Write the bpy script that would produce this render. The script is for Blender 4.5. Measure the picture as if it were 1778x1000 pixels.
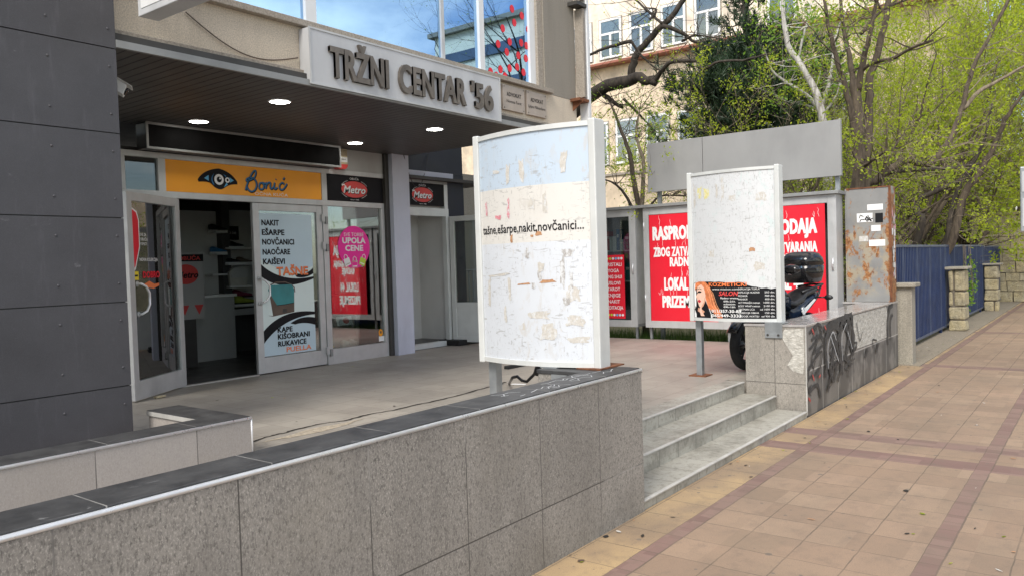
import bpy, math, random
from mathutils import Vector, Matrix
R = math.radians
sc = bpy.context.scene
COL = sc.collection
for _o in list(bpy.data.objects): bpy.data.objects.remove(_o)

# ------------------------------------------------------------------ camera, world, sun, exposure
YAW, PITCH, ROLL, FPX = 0.651478536, -0.0308200905, -0.0311730162, 1366.3516
PW, PH = 1778.0, 1000.0
EYE = Vector((0, 0, 1.65))
_f = Vector((math.cos(PITCH)*math.cos(YAW), math.cos(PITCH)*math.sin(YAW), math.sin(PITCH)))
_r0 = Vector((math.sin(YAW), -math.cos(YAW), 0)); _u0 = _r0.cross(_f)
_r = math.cos(ROLL)*_r0 + math.sin(ROLL)*_u0; _u = -math.sin(ROLL)*_r0 + math.cos(ROLL)*_u0
cam = bpy.data.cameras.new('camera'); camo = bpy.data.objects.new('camera', cam); COL.objects.link(camo)
cam.sensor_fit = 'HORIZONTAL'; cam.sensor_width = 36; cam.lens = FPX/PW*36
cam.clip_start = 0.05; cam.clip_end = 2000
_m = Matrix((_r, _u, -_f)).transposed().to_4x4(); _m.translation = EYE
camo.matrix_world = _m
sc.camera = camo

SUN_EL, SUN_AZ = R(46), R(194)          # azimuth of the direction towards the sun, from +X towards +Y
w = bpy.data.worlds.new('World'); sc.world = w; w.use_nodes = True
wn, wl = w.node_tree.nodes, w.node_tree.links
for n in list(wn): wn.remove(n)
out = wn.new('ShaderNodeOutputWorld'); bg = wn.new('ShaderNodeBackground'); bg.inputs[1].default_value = 0.12
sky = wn.new('ShaderNodeTexSky'); sky.sky_type = 'NISHITA'; sky.sun_disc = False
sky.sun_elevation = SUN_EL; sky.sun_rotation = R(90)-SUN_AZ
tc = wn.new('ShaderNodeTexCoord'); mp = wn.new('ShaderNodeMapping'); mp.inputs['Scale'].default_value = (1, 1, 2.2)
mp.inputs['Location'].default_value = (1.1, 0.4, 2.3)
nz = wn.new('ShaderNodeTexNoise'); nz.inputs['Scale'].default_value = 1.9; nz.inputs['Detail'].default_value = 8; nz.inputs['Roughness'].default_value = 0.58
rp = wn.new('ShaderNodeValToRGB'); rp.color_ramp.elements[0].position = 0.44; rp.color_ramp.elements[1].position = 0.66
mx = wn.new('ShaderNodeMix'); mx.data_type = 'RGBA'; mx.inputs[7].default_value = (9.7, 9.1, 8.2, 1)
wl.new(tc.outputs['Generated'], mp.inputs[0]); wl.new(mp.outputs[0], nz.inputs['Vector']); wl.new(nz.outputs['Fac'], rp.inputs[0])
wl.new(rp.outputs[0], mx.inputs[0]); wl.new(sky.outputs[0], mx.inputs[6]); wl.new(mx.outputs[2], bg.inputs[0]); wl.new(bg.outputs[0], out.inputs[0])
sl = bpy.data.lights.new('sun', 'SUN'); sl.energy = 2.0; sl.angle = R(26); sl.color = (1, 0.95, 0.87)
so = bpy.data.objects.new('sun', sl); COL.objects.link(so); so.location = (-10, -10, 20)
_sd = Vector((math.cos(SUN_EL)*math.cos(SUN_AZ), math.cos(SUN_EL)*math.sin(SUN_AZ), math.sin(SUN_EL)))
so.rotation_euler = _sd.to_track_quat('Z', 'Y').to_euler()
sc.view_settings.view_transform = 'Standard'; sc.view_settings.look = 'None'; sc.view_settings.gamma = 1
sc.view_settings.exposure = 0.88

# where a sight line meets a vertical or level plane (used to read real positions off the survey photograph)
def ray(x, y): return _f + _r*((x-PW/2)/FPX) - _u*((y-PH/2)/FPX)
def onx(x, y, X): d = ray(x, y); return EYE + d*((X-EYE.x)/d.x)
def ony(x, y, Y): d = ray(x, y); return EYE + d*((Y-EYE.y)/d.y)
def onz(x, y, Z): d = ray(x, y); return EYE + d*((Z-EYE.z)/d.z)

# ------------------------------------------------------------------ materials
class G:
    def __init__(s, name):
        s.m = bpy.data.materials.new(name); s.m.use_nodes = True
        s.N, s.L = s.m.node_tree.nodes, s.m.node_tree.links
        s.b = s.N['Principled BSDF']; s.pos = s.N.new('ShaderNodeNewGeometry').outputs['Position']
    def put(s, inp, v):
        if hasattr(v, 'is_linked') or isinstance(v, bpy.types.NodeSocket): s.L.new(v, inp)
        else: inp.default_value = v
    def ma(s, op, a, b=0.0, c=0.0):
        n = s.N.new('ShaderNodeMath'); n.operation = op
        for i, v in enumerate((a, b, c)): s.put(n.inputs[i], v)
        return n.outputs[0]
    def mix(s, f, a, b, mode='MIX'):
        n = s.N.new('ShaderNodeMix'); n.data_type = 'RGBA'; n.blend_type = mode
        for i, v in ((0, f), (6, a), (7, b)):
            if isinstance(v, tuple) and len(v) == 3: v = (*v, 1)
            s.put(n.inputs[i], v)
        return n.outputs[2]
    def noise(s, scale, detail=4, rough=0.55, vec=None, stretch=None, dist=0.0):
        v = s.pos if vec is None else vec
        if stretch:
            mpn = s.N.new('ShaderNodeMapping'); mpn.inputs['Scale'].default_value = stretch; s.L.new(v, mpn.inputs[0]); v = mpn.outputs[0]
        n = s.N.new('ShaderNodeTexNoise'); n.inputs['Scale'].default_value = scale; n.inputs['Detail'].default_value = detail
        n.inputs['Roughness'].default_value = rough; n.inputs['Distortion'].default_value = dist; s.L.new(v, n.inputs['Vector'])
        return n.outputs['Fac']
    def vor(s, scale, feat='F1', out='Distance'):
        n = s.N.new('ShaderNodeTexVoronoi'); n.feature = feat; n.inputs['Scale'].default_value = scale; s.L.new(s.pos, n.inputs['Vector'])
        return n.outputs[out]
    def rng(s, f, a, b, lo=0.0, hi=1.0):
        n = s.N.new('ShaderNodeMapRange'); s.put(n.inputs[0], f)
        for i, v in enumerate((a, b, lo, hi)): n.inputs[i+1].default_value = v
        return n.outputs[0]
    def xyz(s):
        n = s.N.new('ShaderNodeSeparateXYZ'); s.L.new(s.pos, n.inputs[0]); return n.outputs
    def line(s, c, p, off, wd):           # 1 on lines every p
        t = s.ma('FRACT', s.ma('DIVIDE', s.ma('SUBTRACT', c, off), p))
        return s.ma('LESS_THAN', s.ma('MULTIPLY', s.ma('MINIMUM', t, s.ma('SUBTRACT', 1.0, t)), p), wd/2)
    def band(s, c, a, b):
        return s.ma('MULTIPLY', s.ma('GREATER_THAN', c, a), s.ma('LESS_THAN', c, b))
    def cell(s, *cs):                     # random 0..1 per cell of integer coords
        n = s.N.new('ShaderNodeTexWhiteNoise'); n.noise_dimensions = '3D'; cb = s.N.new('ShaderNodeCombineXYZ')
        for i, c in enumerate(cs): s.L.new(c, cb.inputs[i])
        s.L.new(cb.outputs[0], n.inputs['Vector']); return n.outputs['Value']
    def fin(s, col, rough=0.6, bump=None, bstr=0.3, bdist=0.01, metal=0.0, spec=None):
        if isinstance(col, tuple): col = (*col, 1) if len(col) == 3 else col
        s.put(s.b.inputs['Base Color'], col); s.put(s.b.inputs['Roughness'], rough); s.put(s.b.inputs['Metallic'], metal)
        if spec is not None: s.b.inputs['Specular IOR Level'].default_value = spec
        if bump is not None:
            n = s.N.new('ShaderNodeBump'); n.inputs['Strength'].default_value = bstr; n.inputs['Distance'].default_value = bdist
            s.L.new(bump, n.inputs['Height']); s.L.new(n.outputs[0], s.b.inputs['Normal'])
        return s.m

def hexc(h):
    v = [int(h[i:i+2], 16)/255 for i in (0, 2, 4)]
    return tuple(c/12.92 if c <= 0.04045 else ((c+0.055)/1.055)**2.4 for c in v)
def sc3(c, k): return tuple(min(1, x*k) for x in c)

def plain(name, col, rough=0.5, var=0.12, scale=6, metal=0.0, bump=0.0, dirt=0.0, spec=None):
    g = G(name)
    f = g.noise(scale, 5)
    c = g.mix(g.rng(f, 0.3, 0.7), sc3(col, 1-var), sc3(col, 1+var))
    if dirt:
        d = g.noise(2.3, 7, 0.65, stretch=(1, 1, 0.35))
        c = g.mix(g.rng(d, 0.5, 0.75, 0, dirt), c, sc3(col, 0.45))
    h = g.noise(scale*14, 3) if bump else None
    r = g.rng(g.noise(scale*1.7, 4), 0.3, 0.7, max(0.02, rough-0.07), min(1, rough+0.09))
    return g.fin(c, r, h, bump, 0.004, metal, spec)

def tile_wall(name, base, jx, px, ox, zj, rowp, light=None, axis=0, grime=0.5, spk=1.0):
    """speckled ceramic cladding with joints"""
    g = G(name); x, y, z = g.xyz(); c = (x, y)[axis]
    cx = g.ma('FLOOR', g.ma('DIVIDE', g.ma('SUBTRACT', c, ox), px)); cz = g.ma('FLOOR', g.ma('DIVIDE', g.ma('SUBTRACT', z, zj), rowp))
    rnd = g.cell(cx, cz, cz)
    sp = g.noise(62, 6, 0.8, stretch=(1, 1, .5)); sp2 = g.noise(140, 4, 0.7, stretch=(1, 1, .6))
    col = g.mix(g.rng(rnd, 0, 1), sc3(base, 0.86), sc3(base, 1.1))
    col = g.mix(g.rng(sp, 0.48, 0.62, 0, 0.60*spk), col, sc3(base, 0.32))
    col = g.mix(g.rng(sp2, 0.51, 0.63, 0, 0.5*spk), col, sc3(base, 1.75))
    col = g.mix(g.rng(g.noise(4, 8, 0.7, stretch=(1, 1, 0.25)), 0.42, 0.75, 0, grime), col, sc3(base, 0.45))
    col = g.mix(g.rng(g.noise(1.2, 6, 0.6), 0.5, 0.75, 0, 0.35), col, tuple(a*b for a, b in zip(sc3(base, 0.85), (1.04, 1.0, 0.88))))
    # patchily darker towards the foot
    col = g.mix(g.ma('MULTIPLY', g.rng(z, 0.25, 0.0), g.rng(g.noise(3.5, 6, 0.7), 0.35, 0.7, 0, 0.55)), col, sc3(base, 0.35))
    jl = g.ma('MAXIMUM', g.line(c, px, ox, 0.006), g.line(z, rowp, zj, 0.007))
    jc = g.mix(g.rng(g.noise(2.2, 4), 0.48, 0.66), sc3(base, 0.28), light or sc3(base, 0.6))
    col = g.mix(jl, col, jc)
    h = g.ma('SUBTRACT', g.ma('MULTIPLY', sp, 0.25), jl)
    return g.fin(col, g.rng(sp, 0.3, 0.7, 0.42, 0.68), h, 0.5, 0.003)

def glass(name, tint=(0.9, 0.95, 0.95), boost=0.06, rough=0.01, gain=1.0, gtint=(1, 1, 1)):
    g = G(name); N, L = g.N, g.L
    tr = N.new('ShaderNodeBsdfTransparent'); tr.inputs[0].default_value = (*tint, 1)
    gl = N.new('ShaderNodeBsdfGlossy'); gl.inputs['Roughness'].default_value = rough; gl.inputs[0].default_value = (*gtint, 1)
    fr = N.new('ShaderNodeFresnel'); fr.inputs[0].default_value = 1.5
    wob = N.new('ShaderNodeBump'); wob.inputs['Strength'].default_value = 0.015; wob.inputs['Distance'].default_value = 0.02
    L.new(g.noise(1.5, 1), wob.inputs['Height']); L.new(wob.outputs[0], gl.inputs['Normal'])
    mxs = N.new('ShaderNodeMixShader'); L.new(g.ma('MINIMUM', g.ma('ADD', g.ma('MULTIPLY', fr.outputs[0], gain), boost), 1.0), mxs.inputs[0])
    L.new(tr.outputs[0], mxs.inputs[1]); L.new(gl.outputs[0], mxs.inputs[2]); L.new(mxs.outputs[0], N['Material Output'].inputs[0])
    return g.m

def emit(name, col, s):
    g = G(name); g.b.inputs['Base Color'].default_value = (*col, 1); g.b.inputs['Emission Color'].default_value = (*col, 1); g.b.inputs['Emission Strength'].default_value = s
    return g.m

M = {}
ALU = (0.50, 0.505, 0.50)
M['alu'] = plain('grey_aluminium', ALU, 0.42, 0.08, 5, 0.25, dirt=0.35)
M['alu_light'] = plain('pale_aluminium', (0.60, 0.61, 0.59), 0.4, 0.06, 5, 0.1, dirt=0.35)
M['alu_dull'] = plain('dull_grey_frame', (0.27, 0.275, 0.27), 0.45, 0.1, 5, 0.2, dirt=0.3)
M['alu_bright'] = plain('bright_aluminium_trim', (0.74, 0.75, 0.76), 0.32, 0.08, 9, 0.5)
M['white_frame'] = plain('white_painted_frame', (0.62, 0.64, 0.62), 0.4, 0.06, 4, dirt=0.3)
M['dark_frame'] = plain('dark_brown_and_shaded_frame', (0.045, 0.042, 0.038), 0.5, 0.2, 5)
M['black'] = plain('black_plastic', (0.012, 0.012, 0.013), 0.35, 0.2, 8)
M['black_gloss'] = plain('black_gloss', (0.010, 0.010, 0.011), 0.12, 0.2, 8)
M['rubber'] = plain('rubber', (0.014, 0.014, 0.014), 0.8, 0.2, 10)
M['steel'] = plain('galvanised_steel', (0.34, 0.36, 0.37), 0.4, 0.15, 9, 0.6, dirt=0.4)
M['rust'] = plain('rust', (0.16, 0.06, 0.025), 0.85, 0.4, 15, bump=0.3)
M['glass'] = glass('shop_glass', (0.80, 0.86, 0.84), 0.14)
M['glass_dark'] = glass('cabinet_glass', (0.7, 0.75, 0.73), 0.05)
M['mirror_glass'] = glass('solar_window_glass', (0.30, 0.42, 0.55), 0.62, gtint=(0.42, 0.68, 1.0))
M['slate'] = None
M['white'] = plain('white_print', (0.78, 0.78, 0.77), 0.5, 0.04)
M['print_black'] = plain('black_print', (0.012, 0.012, 0.014), 0.55, 0.1, spec=.15)
M['matte_black'] = plain('matte_black_box', (0.008, 0.008, 0.008), 0.7, 0.2, spec=.05)
M['red'] = plain('red_print', (0.70, 0.012, 0.03), 0.4, 0.05, 2)
M['red_dull'] = plain('oval_red', (0.62, 0.06, 0.055), 0.45, 0.05)
M['orange'] = plain('orange_panel', (0.90, 0.36, 0.015), 0.45, 0.05, 2)
M['blue_print'] = plain('blue_print', (0.02, 0.16, 0.36), 0.45, 0.1)
M['sky_print'] = plain('pale_blue_print', (0.10, 0.38, 0.62), 0.45, 0.1)
M['pink'] = plain('magenta_print', (0.82, 0.012, 0.30), 0.4, 0.04)
M['poster_blue'] = plain('pale_blue_paper', (0.50, 0.63, 0.70), 0.45, 0.05, 2)
M['poster_white'] = plain('pale_mint_paper', (0.66, 0.76, 0.74), 0.45, 0.05, 2)
M['teal'] = plain('teal_leather', (0.035, 0.23, 0.24), 0.5, 0.15)
M['brown'] = plain('brown_leather', (0.10, 0.07, 0.05), 0.5, 0.15)
M['orange_txt'] = plain('orange_lettering', (0.80, 0.20, 0.06), 0.45, 0.06)
M['yellow'] = plain('yellow_print', (0.80, 0.62, 0.03), 0.45, 0.06)
M['lime'] = plain('lime_print', (0.45, 0.62, 0.05), 0.45, 0.06)
M['skin'] = plain('printed_skin', (0.80, 0.52, 0.40), 0.45, 0.06, 20)
M['skin_lo'] = plain('printed_skin_tone', (0.62, 0.33, 0.22), 0.45, 0.06, 20)
M['hair'] = plain('printed_red_hair', (0.62, 0.19, 0.07), 0.45, 0.35, 26)
M['hair_hi'] = plain('printed_hair_strand', (0.82, 0.40, 0.20), 0.45, 0.2, 26)
M['lips'] = plain('printed_lips', (0.50, 0.02, 0.04), 0.4, 0.1)
M['bronze'] = plain('weathered_bronze_letters', (0.15, 0.13, 0.11), 0.45, 0.3, 7, 0.35, dirt=0.5)
M['signboard'] = plain('grey_sign_board', (0.50, 0.51, 0.52), 0.45, 0.05, 2, dirt=0.3)
M['sign_grey'] = plain('mid_grey_sign', (0.29, 0.29, 0.285), 0.4, 0.08, 1.2, dirt=0.2)
M['plaque'] = plain('brass_plaque', (0.42, 0.36, 0.31), 0.35, 0.1, 6, 0.3)
M['navy'] = plain('navy_panel', (0.018, 0.022, 0.040), 0.4, 0.15, 2)
M['grey_col'] = plain('blue_grey_column', (0.50, 0.53, 0.62), 0.5, 0.06, 2, dirt=0.3)
M['grey_panel'] = plain('grey_panel', (0.36, 0.365, 0.355), 0.5, 0.06, 2, dirt=0.2)
M['inner_white'] = plain('white_plaster', (0.58, 0.58, 0.56), 0.7, 0.05, 2, dirt=0.25)
M['shelf_white'] = plain('white_shelf', (0.78, 0.78, 0.76), 0.5, 0.05)
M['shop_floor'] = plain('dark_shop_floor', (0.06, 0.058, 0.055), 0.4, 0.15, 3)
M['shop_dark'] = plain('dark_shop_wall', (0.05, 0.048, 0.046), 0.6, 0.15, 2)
M['cream'] = plain('cream_plastic', (0.55, 0.47, 0.30), 0.4, 0.08)
M['lamp'] = emit('lit_lamp', (1, 0.98, 0.92), 14)
M['blue_fence'] = plain('blue_enamel', (0.013, 0.030, 0.095), 0.45, 0.2, 4, dirt=0.35)
M['blue_rail'] = plain('blue_grey_rail', (0.05, 0.07, 0.13), 0.4, 0.2, 4)
M['white_plastic'] = plain('white_plastic', (0.7, 0.7, 0.68), 0.35, 0.05)
M['lb_white'] = plain('light_box_white', (0.70, 0.71, 0.71), 0.35, 0.04, 2, dirt=0.2)

def m_slate():
    g = G('slate_coping'); x, y, z = g.xyz()
    c = g.mix(g.rng(g.noise(7, 6, 0.65), 0.3, 0.75), (0.020, 0.020, 0.021), (0.070, 0.070, 0.070))
    c = g.mix(g.rng(g.noise(26, 6, 0.7, stretch=(0.3, 1, 1), dist=1.5), 0.62, 0.72, 0, 0.5), c, (0.28, 0.28, 0.28))
    c = g.mix(g.ma('MULTIPLY', g.line(x, 0.60, 0.54, 0.005), g.rng(g.noise(9, 3), .35, .6, .3, .9)), c, (0.30, 0.29, 0.27))
    return g.fin(c, 0.55, g.noise(60, 4), 0.25, 0.003)
M['slate'] = m_slate()
M['wall_a'] = tile_wall('speckled_grey_cladding', (0.268, 0.250, 0.224), 0, 0.611, 0.977, 0.322, 0.611, (0.42, 0.40, 0.37), 0, 0.65, 1.45)
M['wall_b'] = tile_wall('beige_cladding', (0.40, 0.365, 0.335), 0, 0.68, 0.22, -0.05, 0.72, None, 0, 0.15, 0.35)
M['wall_end'] = tile_wall('speckled_grey_cladding_end', (0.30, 0.275, 0.24), 0, 0.34, 2.45, 0.33, 0.70, None, 1, 0.4)

def m_wall2():
    g = G('street_cladding'); x, y, z = g.xyz(); base = (0.19, 0.18, 0.168)
    cx = g.ma('FLOOR', g.ma('DIVIDE', x, 0.60)); cz = g.ma('GREATER_THAN', z, 0.46)
    col = g.mix(g.cell(cx, cz, cz), sc3(base, 0.75), sc3(base, 1.15))
    col = g.mix(g.rng(g.noise(80, 3, 0.7), 0.56, 0.68, 0, 0.7), col, sc3(base, 0.35))
    col = g.mix(g.ma('MULTIPLY', g.ma('SUBTRACT', 1.0, cz), g.rng(g.noise(2.5, 3), 0.4, 0.5, 0, 0.75)), col, (0.055, 0.055, 0.055))
    j = g.ma('MAXIMUM', g.line(x, 0.60, 8.1, 0.012), g.band(z, 0.452, 0.466))
    col = g.mix(j, col, (0.42, 0.40, 0.37))
    return g.fin(col, 0.5, g.ma('SUBTRACT', 1.0, j), 0.3, 0.003)
M['wall_street'] = m_wall2()

def m_broken():
    g = G('bare_render_patch'); x, y, z = g.xyz()
    r = g.noise(18, 6, 0.7, stretch=(1, 1, 2.2))
    c = g.mix(g.rng(r, 0.35, 0.65), (0.30, 0.285, 0.25), (0.68, 0.66, 0.60))
    c = g.mix(g.line(z, 0.012, 0, 0.003), c, (0.35, 0.33, 0.29))
    return g.fin(c, 0.9, r, 0.9, 0.012)
M['broken'] = m_broken()
M['graffiti'] = plain('black_spray_paint', (0.030, 0.030, 0.032), 0.55, 0.5, 14)
M['graffiti_red'] = plain('red_spray_paint', (0.42, 0.06, 0.05), 0.6, 0.4, 20)

def m_pave():
    g = G('pavement_tiles'); x, y, z = g.xyz()
    wob = g.noise(5, 3, .6); x = g.ma('ADD', x, g.ma('MULTIPLY', g.ma('SUBTRACT', wob, .5), .022)); wob2 = g.noise(6.3, 3, .6); y0_ = y; y = g.ma('ADD', y, g.ma('MULTIPLY', g.ma('SUBTRACT', wob2, .5), .016))
    along = g.ma('LESS_THAN', g.ma('MULTIPLY', g.ma('FRACT', g.ma('DIVIDE', g.ma('SUBTRACT', y, 2.03), 1.31)), 1.31), 0.105)
    across = g.ma('LESS_THAN', 5.0, 0.0)
    for a, b in ((6.70, 6.96), (7.33, 7.59), (12.48, 12.76), (17.9, 18.2), (24.0, 24.4), (1.0, 1.26), (-4.6, -4.3)):
        across = g.ma('MAXIMUM', across, g.band(x, a, b))
    across = g.ma('MULTIPLY', across, g.ma('SUBTRACT', 1.0, g.band(x, 60, 70)))
    red = g.ma('MAXIMUM', along, across)
    ph = g.ma('MULTIPLY', g.ma('FRACT', g.ma('DIVIDE', g.ma('SUBTRACT', y, 2.135), 1.31)), 1.31)  # 0..1.205 tile part
    jy = g.ma('MULTIPLY', g.line(ph, 0.3012, 0, 0.007), g.ma('SUBTRACT', 1.0, along))
    jx = g.line(x, 0.3115, 3.95, 0.007); jr = g.ma('MULTIPLY', g.line(x, 0.156, 3.95, 0.005), along)
    edge = g.ma('MULTIPLY', g.ma('LESS_THAN', g.ma('ABSOLUTE', g.ma('SUBTRACT', ph, 1.207)), 0.004), 1.0)
    j = g.ma('MAXIMUM', g.ma('MAXIMUM', jx, edge), g.ma('MAXIMUM', jy, jr))
    cx = g.ma('FLOOR', g.ma('DIVIDE', g.ma('SUBTRACT', x, 3.95), 0.3115)); cy = g.ma('FLOOR', g.ma('DIVIDE', y, 0.3012))
    rnd = g.cell(cx, cy, cy); rnd2 = g.cell(cy, cx, cy)
    tan = g.mix(rnd, (0.245, 0.172, 0.116), (0.325, 0.232, 0.158))
    tan = g.mix(g.ma('MULTIPLY', rnd2, 0.35), tan, (0.30, 0.195, 0.135))
    yel = g.mix(g.rng(g.noise(1.3, 3), .4, .6), (0.29, 0.205, 0.125), (0.42, 0.295, 0.155))
    col = g.mix(g.ma('GREATER_THAN', y, 2.135), tan, yel)
    redc = g.mix(g.cell(g.ma('FLOOR', g.ma('DIVIDE', x, 0.156)), cy, cx), (0.172, 0.100, 0.085), (0.240, 0.150, 0.124))
    col = g.mix(red, col, redc)
    col = g.mix(g.rng(g.noise(1.1, 9, 0.7), 0.42, 0.66, 0, 0.5), col, (0.17, 0.13, 0.095))
    col = g.mix(g.rng(g.noise(7, 8, 0.75), 0.5, 0.68, 0, 0.5), col, (0.16, 0.12, 0.09))
    col = g.mix(g.rng(g.noise(150, 3, 0.7), 0.5, 0.68, 0, 0.5), col, (0.14, 0.11, 0.085))
    # old gum spots
    v = g.vor(7.5); col = g.mix(g.ma('MULTIPLY', g.ma('LESS_THAN', v, g.rng(g.noise(5, 1), 0.3, 0.7, 0.02, 0.15)), g.rng(g.noise(1.7, 2), 0.4, 0.55, 0, 0.75)), col, (0.12, 0.105, 0.09))
    v2 = g.vor(21); col = g.mix(g.ma('MULTIPLY', g.ma('LESS_THAN', v2, 0.12), g.ma('MULTIPLY', g.ma('GREATER_THAN', y, 2.13), 0.6)), col, (0.12, 0.10, 0.08))
    col = g.mix(g.ma('MULTIPLY', j, g.rng(g.noise(3, 4), .35, .6, .35, .8)), col, (0.105, 0.082, 0.06))
    h = g.ma('SUBTRACT', g.ma('MULTIPLY', g.noise(120, 3), 0.3), j)
    return g.fin(col, 0.75, h, 0.6, 0.004)
M['pave'] = m_pave()

def m_terrace():
    g = G('terrace_tiles'); x, y, z = g.xyz()
    j = g.ma('MAXIMUM', g.line(x, 0.335, 0.1, 0.006), g.line(y, 0.335, 3.12, 0.006))
    cx = g.ma('FLOOR', g.ma('DIVIDE', g.ma('SUBTRACT', x, 0.1), 0.335)); cy = g.ma('FLOOR', g.ma('DIVIDE', g.ma('SUBTRACT', y, 3.12), 0.335))
    rnd = g.cell(cx, cy, cy)
    a = g.mix(rnd, (0.275, 0.25, 0.215), (0.33, 0.30, 0.255)); b = g.mix(rnd, (0.27, 0.21, 0.185), (0.35, 0.28, 0.245))
    col = g.mix(g.rng(g.ma('ADD', x, g.ma('MULTIPLY', g.noise(0.8, 3), 4)), 11.2, 12.6), a, b)
    col = g.mix(g.rng(g.noise(1.4, 8, 0.65), 0.45, 0.72, 0, 0.45), col, (0.15, 0.13, 0.11))
    col = g.mix(g.rng(g.noise(11, 6, 0.75), 0.56, 0.72, 0, 0.5), col, (0.13, 0.115, 0.095))
    col = g.mix(g.ma('MULTIPLY', j, 0.6), col, (0.10, 0.085, 0.075))
    return g.fin(col, 0.55, g.ma('SUBTRACT', g.ma('MULTIPLY', g.noise(60, 3), 0.4), j), 0.35, 0.003)
M['terrace'] = m_terrace()

def m_step():
    g = G('worn_step_tile'); x, y, z = g.xyz()
    j = g.line(x, 0.335, 4.77, 0.007)
    c = g.mix(g.cell(g.ma('FLOOR', g.ma('DIVIDE', g.ma('SUBTRACT', x, 4.77), 0.335)), g.ma('FLOOR', g.ma('MULTIPLY', z, 9)), y), (0.30, 0.285, 0.245), (0.40, 0.385, 0.335))
    c = g.mix(g.rng(g.noise(2.2, 8, 0.75), 0.46, 0.70, 0, 0.7), c, (0.10, 0.09, 0.068))
    c = g.mix(g.rng(g.noise(20, 6, 0.75), 0.5, 0.68, 0, 0.6), c, (0.11, 0.10, 0.075))
    c = g.mix(g.ma('MULTIPLY', j, 0.7), c, (0.09, 0.08, 0.07))
    return g.fin(c, 0.6, g.ma('SUBTRACT', g.noise(40, 4), j), 0.3, 0.003)
M['step'] = m_step()
M['nosing'] = plain('stone_nosing', (0.44, 0.43, 0.40), 0.5, 0.15, 6, dirt=0.5)

def m_clad():
    g = G('anthracite_cladding'); x, y, z = g.xyz()
    c = g.mix(g.rng(g.noise(1.6, 6, 0.6), 0.3, 0.7), (0.040, 0.038, 0.042), (0.062, 0.060, 0.066))
    c = g.mix(g.rng(g.noise(3, 8, 0.75, stretch=(2.5, 2.5, 0.35)), 0.55, 0.8, 0, 0.4), c, (0.16, 0.155, 0.17))
    c = g.mix(g.rng(g.noise(420, 1), 0.5, 0.7, 0, 0.25), c, (0.14, 0.14, 0.15))
    c = g.mix(g.ma('MULTIPLY', g.rng(g.noise(1.1, 6, 0.7, stretch=(1.6, 1, 2.4), dist=1.8), 0.66, 0.74, 0, 0.5), 1.0), c, (0.22, 0.21, 0.22))
    return g.fin(c, 0.5, g.noise(2, 2), 0.12, 0.01)
M['clad'] = m_clad()

def m_render(name, base, sc_=160, streak=0.35):
    g = G(name)
    n = g.noise(sc_, 3, 0.7); c = g.mix(g.rng(n, 0.35, 0.65), sc3(base, 0.72), sc3(base, 1.2))
    c = g.mix(g.rng(g.noise(2.2, 7, 0.7, stretch=(2.4, 2.4, 0.3)), 0.5, 0.75, 0, streak), c, sc3(base, 0.5))
    return g.fin(c, 0.9, n, 0.6, 0.006)
M['fascia'] = m_render('beige_roughcast', (0.60, 0.52, 0.41), 90)
M['pier'] = m_render('grey_roughcast', (0.27, 0.245, 0.205), 90)
M['ledge'] = m_render('concrete_ledge', (0.33, 0.29, 0.24), 60)
M['peach'] = m_render('peach_render', (0.86, 0.73, 0.60), 1.2, 0.1)
M['peach_low'] = m_render('shaded_peach_and_sand_render', (0.70, 0.57, 0.42), 1.2, 0.2)  # house's lower wall: overhang shade put into a darker peach; also garden wall
M['concrete'] = m_render('weathered_concrete', (0.30, 0.275, 0.225), 70, 0.5)
M['concrete_panel'] = m_render('concrete_panel', (0.34, 0.31, 0.26), 50, 0.3)
M['gravel'] = m_render('rough_verge', (0.24, 0.205, 0.155), 55, 0.5)
M['soil'] = m_render('garden_soil', (0.10, 0.095, 0.05), 9, 0.3)
M['block'] = m_render('cream_block', (0.60, 0.54, 0.42), 4, 0.2)
M['blk_cream'] = plain('cream_facade', (0.82, 0.75, 0.58), 0.8, 0.05, .3)
M['blk_band'] = plain('blue_banded_glass', (0.07, 0.10, 0.15), 0.3, 0.2, .5)
M['asphalt'] = m_render('asphalt', (0.055, 0.054, 0.052), 80, 0.3)

def m_soffit():
    g = G('dark_slatted_soffit'); x, y, z = g.xyz()
    j = g.line(x, 0.105, 0, 0.016)
    c = g.mix(g.cell(g.ma('FLOOR', g.ma('DIVIDE', x, 0.105)), 0.0 if False else g.ma('FLOOR', g.ma('MULTIPLY', y, 0.2)), x) if False else g.rng(g.noise(2, 4), 0.3, 0.7), (0.074, 0.070, 0.065), (0.108, 0.102, 0.095))
    c = g.mix(j, c, (0.004, 0.004, 0.004))
    return g.fin(c, 0.5, g.ma('SUBTRACT', 1.0, j), 0.8, 0.01, 0.3)
M['soffit'] = m_soffit()

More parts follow.
